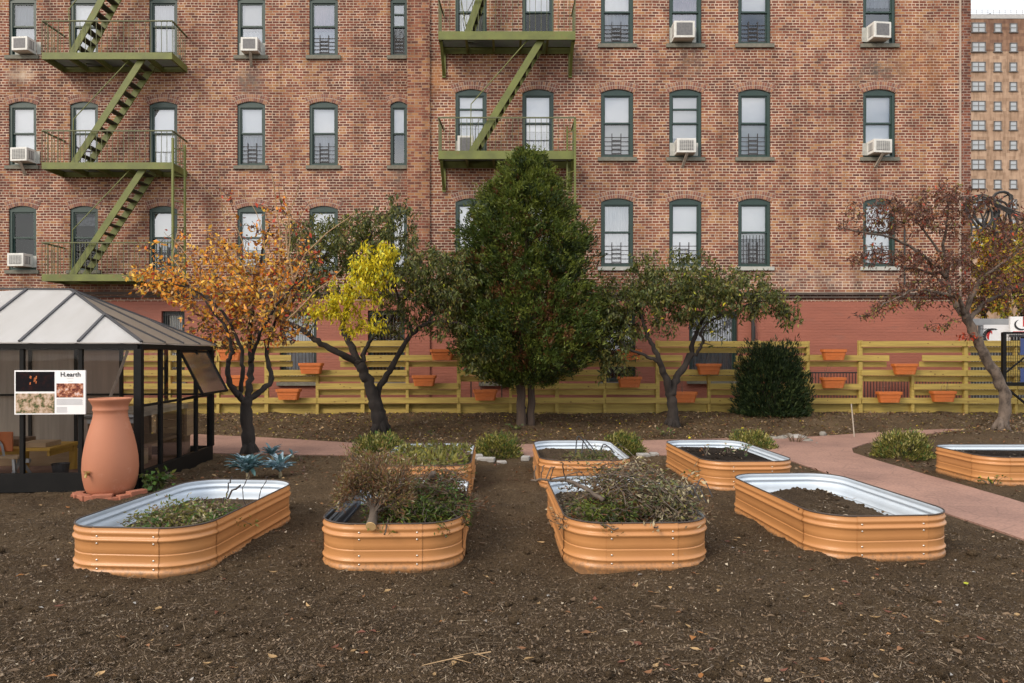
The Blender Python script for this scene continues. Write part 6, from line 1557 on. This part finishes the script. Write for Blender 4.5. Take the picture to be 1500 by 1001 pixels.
# bed 1: wilted weeds
pile('wilted_weeds', 'mat of wilted green weeds on soil in the leftmost front bed', (-2.66, 5.82, 0.21), 0.44, 0.45, 0.13, 110, 24, ['leaf_olive', 'weed_green', 'dry_brown', 'dry_pale', 'leaf_green'], [3, 1.6, 2.2, 1.0, 2], (0.045, 0.016), tw=('twig_grey', .004), up=.5, long=.3)
b = MB(); b.tube(smooth_line([(-2.62, 6.25, .24), (-2.50, 6.3, .36), (-2.42, 6.35, .44)], 4, .008), [.009]*8+[.005], 5); b.tube(smooth_line([(-2.52, 6.28, .34), (-2.51, 6.3, .46), (-2.47, 6.28, .52)], 4, .006), .006, 5); b.tube(smooth_line([(-2.30, 6.4, .22), (-2.25, 6.4, .40), (-2.2, 6.42, .50)], 4, .006), .004, 5); b.tube(smooth_line([(-2.35, 6.3, .22), (-2.38, 6.3, .42), (-2.33, 6.3, .55)], 4, .006), .004, 5)
tag(b.build('dead_stalk', 'twig_dark', origin=(-2.5, 6.3, .25)), 'dark dead stalks standing in leftmost front bed', 'stalk')
# bed 2: cut bush lying with its butt over the front rim
def cut_bush():
    o = P(544, 770, 5.22); o.y = 5.2
    t = thing('cut_bush', 'cut bush with bare trunk end lying over front rim of metal bed', 'branch', o, 0)
    b = MB(); B0 = Vector((0, 0, 0)); tip = Vector((-0.02, 0.19, 0.12))
    q = smooth_line([B0, Vector((0.0, 0.10, 0.055)), tip], 5); b.tube(q, list(np.linspace(.040, .026, len(q))), 10)
    tips = []
    def br(p, d, L_, r, lev):
        n = 5; pts = [p]; dd = d.copy()
        for k in range(n):
            dd = (dd+Vector((random.gauss(0, .10), random.gauss(0, .10), random.gauss(.02, .08)))).normalized(); pts.append(pts[-1]+dd*L_/n)
        b.tube(pts, list(np.linspace(r, r*.45, n+1)), 5 if lev < 2 else 4, cap=False)
        if lev >= 3: tips.append((pts[-1], dd)); tips.append((pts[3], dd)); return
        for k in range(3 if lev < 2 else 3):
            i = random.randint(2, n); s_ = (dd+Vector((random.gauss(0, .42), random.gauss(0, .34), random.gauss(.05, .34)))).normalized(); br(pts[i], s_, L_*random.uniform(.55, .8), r*.55, lev+1)
    for k in range(17):
        a = -1.05+k*0.131
        d = Vector((math.sin(a)*1.0, random.uniform(0.1, 0.8), math.cos(a)*0.85+.12)).normalized(); br(q[-1-(k % 6)], d, random.uniform(.16, .26)*(1-.35*abs(math.sin(a))), .011, 0)
    b.build('branches', 'twig_grey', t, smooth=True, local=True)
    b = MB(); d = (q[0]-q[1]).normalized(); b.tube([q[0], q[0]+d*0.006], [.038, .038], 14); b.build('cut_end', 'wood_cut', t, local=True)
    lm = LeafMesh(); tp = np.array([tuple(x[0]) for x in tips]); td = np.array([tuple(x[1]) for x in tips])
    n = len(tp); pos = np.repeat(tp, 12, 0)+rng.normal(size=(n*12, 3))*.028; dr = np.repeat(td, 12, 0)+rng.normal(size=(n*12, 3))*.5
    lm.add(pos, dr, rng.uniform(.02, .05, n*12), .007, pick([4, 2.5, 1.5, .4], n*12)); lm.build('needles', ['dry_brown', 'leaf_brown', 'leaf_olive', 'dry_pale'], t, local=True)
cut_bush()
EV = ['conifer_green', 'conifer_bright', 'conifer_deep', 'conifer_brown', 'dry_brown']
pile('evergreen_clippings', 'heap of green evergreen clippings right of the cut bush trunk', (-0.76, 5.66, 0.26), 0.36, 0.42, 0.28, 150, 64, ['weed_green', 'conifer_bright', 'conifer_green', 'conifer_brown', 'dry_brown'], [2, 3.5, 2.5, .6, .6], (0.05, 0.011), up=.5, long=.34)
pile('evergreen_clippings', 'brown dead evergreen clippings at right of the bed with cut bush', (-0.66, 5.95, 0.30), 0.32, 0.5, 0.34, 130, 50, EV, [.8, .2, .6, 2, 3.5], (0.05, 0.010), up=.5, long=.34)
b = MB(); p0 = P(621, 716, 6.0); p1 = P(634, 694, 5.75); b.tube(smooth_line([p0-Vector((.05, 0, .12)), p0, p1], 4), [.022]*5+[.026]*4, 9)
tag(b.build('log', 'bark_grey', origin=p0, smooth=True), 'short grey log end sticking up from clippings beside the cut bush', 'log')
# bed 3: the big heap
pile('grey_branches', 'tangled heap of grey dying branches in middle right front bed', (1.0, 5.95, 0.26), 0.47, 0.62, 0.44, 280, 34, ['dry_brown', 'leaf_olive', 'dry_pale', 'conifer_deep', 'conifer_brown'], [3.4, 2.2, 1.2, 1.2, 1.2], (0.042, 0.011), tw=('twig_grey', .006), up=.7, long=.5)
pile('evergreen_clippings', 'mossy green clippings at front left of the branch heap', (0.72, 5.58, 0.26), 0.32, 0.28, 0.20, 110, 60, EV, [2.5, 2, .8, 1.6, 1.6], (0.045, 0.011), up=.5, long=.28)
pile('leafy_branches', 'pale drying leafy branches at right of the branch heap', (1.22, 5.75, 0.30), 0.26, 0.40, 0.30, 80, 22, ['dry_pale', 'leaf_grey', 'leaf_olive', 'dry_brown'], [3, 2, 1.4, 1], (0.048, 0.017), tw=('twig_grey', .006), up=.9, long=.42)
b = MB(); p0, p1, p2 = P(778, 704, 6.1), P(840, 707, 5.85), P(884, 733, 5.55)
b.tube(smooth_line([p0, p0.lerp(p1, .5)+Vector((0, 0, .01)), p1, p2], 6, .006), list(np.linspace(.008, .018, 19)), 8)
for k in range(7):
    s_ = p0.lerp(p1, .1+.12*k); e = s_+Vector((random.uniform(-.05, .25), random.uniform(-.2, .2), random.uniform(-.04, .22))); b.tube(smooth_line([s_, s_.lerp(e, .5)+Vector((0, 0, .03)), e], 3, .006), .005, 4)
tag(b.build('bare_branch', 'twig_grey', origin=p1, smooth=True), 'long bare grey branch poking left over rim from branch heap', 'branch')
b = MB()
for k in range(5):
    s_ = P(975+k*9, 740+random.uniform(-6, 6), 5.7); m_ = s_+Vector((.09, 0, .14+.02*k)); e = s_+Vector((.17, -.03, random.uniform(-.02, .1))); b.tube(smooth_line([s_, m_, e], 5), .005, 4)
tag(b.build('arching_stems', 'charcoal_metal', origin=P(990, 740, 5.7)), 'dark arching stems at right end of the branch heap', 'stem')
# bed 5: leafy salad
t = thing('salad_plants', 'rows of yellow green leafy salad plants filling the back left bed', 'plants', (-1.03, 8.9, 0.25))
lm = LeafMesh(); n = 2600
x = rng.uniform(-.47, .47, n); y = rng.uniform(-.78, .85, n); hh = (0.03+0.10*vnoise(x*9+3, y*9))*rng.random(n)**.4
pos = np.stack([x, y, hh+.03], 1); lm.add(pos, rng.normal(size=(n, 3))*.7+[0, -.1, .25], rng.uniform(.05, .10, n), rng.uniform(.02, .035, n), pick([3, 2, 2, 1, 1.2], n))
lm.build('leaves', ['leaf_olive', 'gold_shrub', 'leaf_green', 'leaf_grey', 'leaf_dusk'], t, local=True)
b = MB()
for k in range(60):
    x_, y_ = random.uniform(-.45, .45), random.uniform(-.75, .8); b.tube([(x_, y_, 0), (x_+random.gauss(0, .02), y_, .1), (x_+random.gauss(0, .05), y_+random.gauss(0, .03), random.uniform(.10, .15))], [.005, .004, .002], 4)
b.build('stems', 'leaf_olive', t, local=True)
# bed 6: weeds, wire hoops
pile('wilted_weeds', 'dry grassy weeds on soil at right in back middle bed', (1.02, 8.95, 0.24), 0.36, 0.42, 0.12, 70, 24, ['leaf_olive', 'weed_green', 'dry_brown', 'conifer_green'], [2, 1, 3, 2], (0.05, 0.012), tw=('twig_grey', .004), up=.6, long=.3)
b = MB()
for (a, c, h_) in ((843, 866, 640), (852, 873, 645), (880, 900, 652)):
    s_, e = P(a, 668, 8.9), P(c, 664, 8.9); m_ = P(a+3, h_, 8.9); b.tube(smooth_line([s_, m_, m_.lerp(e, .5)+Vector((0, 0, .03)), e], 5), .008, 5)
tag(b.build('wire_hoops', 'charcoal_metal', origin=P(865, 665, 8.9)), 'dark bent stems arching over soil in back middle bed', 'stem')
for (px, py, Y, r, h, n, lab) in [(1092, 664, 8.6, .12, .12, 26, 'small pale seedling in the black compost bed near right'), (1035, 665, 8.7, .1, .08, 14, 'dry bit of plant at front left in the compost bed'), (1068, 662, 9.3, .1, .07, 12, 'tiny dry leaf cluster at middle of compost bed')]:
    weedlet('seedling', lab, 'plant', P(px, py, Y), r, h, n, ['dry_pale', 'weed_green', 'leaf_brown'], [2, 2, 1], (0.05, 0.025), stems=4)
weedlet('straggly_weed', 'straggly weed with leafy stems in front of the black compost bed', 'plant', GB(1040, 712), 0.35, 0.25, 60, ['leaf_olive', 'dry_pale', 'weed_green'], [2, 1, 1], (0.05, 0.028), stems=9)
weedlet('straggly_weed', 'small weed rooted below the white tag of bed across path', 'plant', GB(1452, 712), 0.18, 0.12, 40, ['weed_green', 'leaf_olive', 'leaf_lime'], [2, 1, .5], (0.045, 0.025), stems=8)
# the pale forked twig in the foreground
b = MB(); y0 = 3.62
p0, p1, p2 = GB(618, 988), GB(665, 978), GB(719, 968)
for p in (p0, p1, p2): p.z += 0.02
b.tube([p0, p1, p2], [.0022, .0035, .004], 6); b.tube([p1, GB(690, 984)+Vector((0, 0, .015))], [.0025, .0012], 5); b.tube([GB(700, 972)+Vector((0, 0, .02)), GB(718, 980)+Vector((0, 0, .01))], [.0018, .001], 5); b.tube([GB(664, 976)+Vector((0, 0, .025)), GB(698, 972)+Vector((0, 0, .03))], [.0018, .001], 5)
tag(b.build('dry_twig', 'twig_tan', origin=p1), 'pale forked dry twig lying on soil at the bottom middle', 'twig')

# ------------------------------------------------------------------ litter on the soil
def scatter(name, n, ymin, ymax, xspan, Lr, Wr, mats, probs, flat=0.25, power=2.0, label=None, yfun=None, lift=0.008, kind='stuff', sel=None):
    u = rng.random(n); Y = (ymin**(-1)+(ymax**(-1)-ymin**(-1))*u)**-1 if yfun is None else yfun(n)
    X = rng.uniform(-1, 1, n)*Y*xspan
    sd = path_sd(X, Y); keep = sd > 0.02
    for (lab, cx, cy, w, l, rz, *_r) in beds:
        c_, s_ = math.cos(-rz), math.sin(-rz); lx = (X-cx)*c_-(Y-cy)*s_; ly = (X-cx)*s_+(Y-cy)*c_
        keep &= ~((np.abs(lx) < w/2+.02) & (np.abs(ly) < l/2+.02))
    keep &= ~((X > gxl) & (X < gx+.04) & (Y > gy0-.04) & (Y < gy1+.04))
    if sel is not None: keep &= sel(X, Y)
    X, Y, sd = X[keep], Y[keep], sd[keep]; n = len(X)
    Z = hgt(X, Y, sd)+lift
    a = rng.uniform(0, 2*np.pi, n)
    d = np.stack([np.cos(a), np.sin(a), rng.normal(0, flat, n)], 1)
    L_ = rng.uniform(*Lr, n); W_ = rng.uniform(*Wr, n)
    lm = LeafMesh()
    # lie flat: build with the blade normal near vertical
    sdv = np.stack([-np.sin(a), np.cos(a), rng.normal(0, flat, n)], 1); nm = np.cross(d, sdv)
    pos = np.stack([X, Y, Z], 1)
    mid = pos+d*L_[:, None]*.45
    v = np.stack([pos, mid+sdv*W_[:, None]*.5+nm*W_[:, None]*.3, pos+d*L_[:, None], mid-sdv*W_[:, None]*.5+nm*W_[:, None]*.3], 1).reshape(-1, 3)
    v[:, 2] = np.maximum(v[:, 2], np.repeat(Z-lift+.001, 4))
    lm.v.append(v); lm.m.append(pick(probs, n))
    o = lm.build(name, mats); o['kind'] = kind
    if label: o['label'] = label
    return o
CH = ['chip_tan', 'chip_pale', 'chip_brown', 'chip_dark']
scatter('wood_chips', 75000, 3.2, 12.5, 0.78, (0.006, 0.032), (0.0015, 0.005), CH, [1.6, .16, 4, 2.5], flat=.3, label='fine wood chips and fibres over the soil')
scatter('soil_crumbs', 26000, 3.2, 13.5, 0.78, (0.006, 0.018), (0.006, 0.016), CH, [.4, .04, 4, 2], flat=.5, label='dark crumbs of soil')
scatter('straw_bits', 5200, 3.2, 11, 0.78, (0.03, 0.11), (0.0015, 0.004), ['chip_pale', 'chip_tan', 'chip_brown'], [1, 4, 3], flat=.2, label='pale straws and thin twigs on the soil')
scatter('pebbles', 200, 3.2, 12, 0.78, (0.015, 0.035), (0.012, 0.03), ['chip_pale', 'stone_pale', 'chip_tan'], [2, 1, 1.4], flat=.3, label='pale pebbles and chips on the soil')
def curled_leaves(n):
    b = MB(); rr = random.Random(21)
    for q in range(n):
        Y = 1/rr.uniform(1/10.5, 1/3.3); X = rr.uniform(-.76, .76)*Y
        if X < .1*Y and rr.random() < .6: continue
        if any(abs(X-k[1]) < k[3]/2+.06 and abs(Y-k[2]) < k[4]/2+.06 for k in beds) or (X < gx+.1 and Y > gy0-.1) or (float(path_sd(np.array([X]), np.array([Y]))[0]) < .03 and rr.random() < .9): continue
        L_ = rr.uniform(.025, .068); W = L_*rr.uniform(.35, .62); a = rr.uniform(0, 6.28); cu = rr.uniform(-.5, 1.4); fo = rr.uniform(.1, .8); tl = rr.uniform(-.25, .25)
        d = Vector((math.cos(a), math.sin(a), 0)); e = Vector((-d.y, d.x, tl)); vs = []; o = Vector((X, Y, hz(X, Y)+.012))
        ws = (.06, .62, 1, .86, .48, .04); N_ = len(ws)
        for k, w_ in enumerate(ws):
            u = k/(N_-1); z = L_*.35*cu*(u-.45)**2*2; wob = rr.uniform(.85, 1.12)
            c = o+d*L_*u+Vector((0, 0, z)); up = Vector((0, 0, W*.5*w_*fo))
            vs += [c+e*W*.5*w_*wob+up, c, c-e*W*.5*w_*wob+up]
        fs = []
        for k in range(N_-1): fs += [(3*k, 3*k+1, 3*k+4, 3*k+3), (3*k+1, 3*k+2, 3*k+5, 3*k+4)]
        b.add(vs, fs, rr.choices(range(6), [3, .7, 2.6, 2, .06, 3])[0])
        if rr.random() < .4: b.tube([o, o-d*L_*.5+Vector((0, 0, .006))], .0012, 4, 2)
    o = b.build('fallen_leaves', ['leaf_brown', 'leaf_pumpkin', 'leaf_tan', 'leaf_rust', 'leaf_lime', 'dry_brown'], smooth=True); tag(o, 'scattered brown and tan leaves on the soil', kind='stuff')
curled_leaves(620)
scatter('bank_litter', 17000, 13, 16.9, 0.78, (0.03, 0.085), (0.015, 0.035), ['leaf_brown', 'chip_tan', 'leaf_olive', 'leaf_dusk', 'leaf_tan', 'leaf_yellow', 'chip_brown'], [2.5, 2.4, 1.2, 1.5, 1.6, .35, 2], flat=.4, label='leaf litter on the planting bank', yfun=lambda n: rng.uniform(12.8, 16.85, n))
scatter('leaf_litter', 2600, 8.8, 12, 0.78, (0.04, 0.08), (0.02, 0.035), ['leaf_brown', 'leaf_rust', 'chip_brown', 'leaf_dusk', 'leaf_tan'], [3, 1, 2, 2, .8], flat=.4, label='brown leaf litter between the greenhouse and orange tree', yfun=lambda n: rng.uniform(8.6, 12.4, n), sel=lambda X, Y: (X < -.25*Y) | (X > 0.35*Y) | (rng.random(len(X)) < .35))
# soil clods, heaped a little against the beds
b = MB()
for k in range(900):
    Y = 1/random.uniform(1/9.5, 1/3.3); X = random.uniform(-.76, .76)*Y
    if any(abs(X-q[1]) < q[3]/2+.03 and abs(Y-q[2]) < q[4]/2+.03 for q in beds) or float(path_sd(np.array([X]), np.array([Y]))[0]) < .05 or (X < gx+.1 and Y > gy0-.1): continue
    s = random.uniform(.008, .03)*(1 if random.random() < .9 else 1.6); b.rock((X, Y, hz(X, Y)+s*.2), (s, s*random.uniform(.7, 1), s*.6), 0, k, 4)
o = b.build('clods', 'soil', smooth=True); tag(o, 'dark clods of soil', None, kind='stuff')

# ------------------------------------------------------------------ light, sky, camera
sd_ = Vector((-0.66, -0.66, 0.66)).normalized()
sl = bpy.data.lights.new('sun', 'SUN'); sl.energy = 1.7; sl.angle = math.radians(24); sl.color = (1.0, 0.87, 0.70)
so = bpy.data.objects.new('sun', sl); C.objects.link(so); so.rotation_euler = sd_.to_track_quat('Z', 'Y').to_euler(); so.location = (0, -5, 20)
w = bpy.data.worlds.new('World'); S.world = w; w.use_nodes = True
nt = w.node_tree; L = nt.links.new
bg = nt.nodes['Background']; bg.inputs['Strength'].default_value = 0.094
sky = N(nt, 'ShaderNodeTexSky', sky_type='NISHITA'); sky.sun_disc = False
sky.sun_elevation = math.asin(sd_.z); sky.sun_rotation = math.atan2(sd_.x, sd_.y) % (2*math.pi)
sky.air_density = 1.2; sky.dust_density = 1.5
tc = N(nt, 'ShaderNodeTexCoord'); mp = N(nt, 'ShaderNodeMapping'); mp.inputs['Scale'].default_value = (1.2, 1.2, 3.2); mp.inputs['Location'].default_value = (3.1, 1.7, .4)
L(tc.outputs['Generated'], mp.inputs['Vector'])
cn = N(nt, 'ShaderNodeTexNoise'); cn.inputs['Scale'].default_value = 2.2; cn.inputs['Detail'].default_value = 9; cn.inputs['Roughness'].default_value = .58; L(mp.outputs['Vector'], cn.inputs['Vector'])
cr = ramp(nt, [(0.30, (0, 0, 0)), (0.56, (1, 1, 1))]); L(cn.outputs['Fac'], cr.inputs['Fac'])
cm = N(nt, 'ShaderNodeMix', data_type='RGBA'); L(cr.outputs['Color'], cm.inputs['Factor']); L(sky.outputs['Color'], cm.inputs['A']); cm.inputs['B'].default_value = (11.6, 11.5, 11.4, 1)
L(cm.outputs['Result'], bg.inputs['Color'])
cam = bpy.data.cameras.new('camera'); co = bpy.data.objects.new('camera', cam); C.objects.link(co)
co.location = (0, 0, H); co.rotation_euler = (math.pi/2, 0, 0)
cam.sensor_fit = 'HORIZONTAL'; cam.sensor_width = 36; cam.lens = 36*F/1500; cam.shift_y = (HY-500.5)/1500; cam.clip_end = 2000; cam.clip_start = .05
S.camera = co
S.view_settings.view_transform = 'Standard'; S.view_settings.look = 'None'; S.view_settings.gamma = 1.0; S.view_settings.exposure = 0.69
S.cycles.use_adaptive_sampling = True
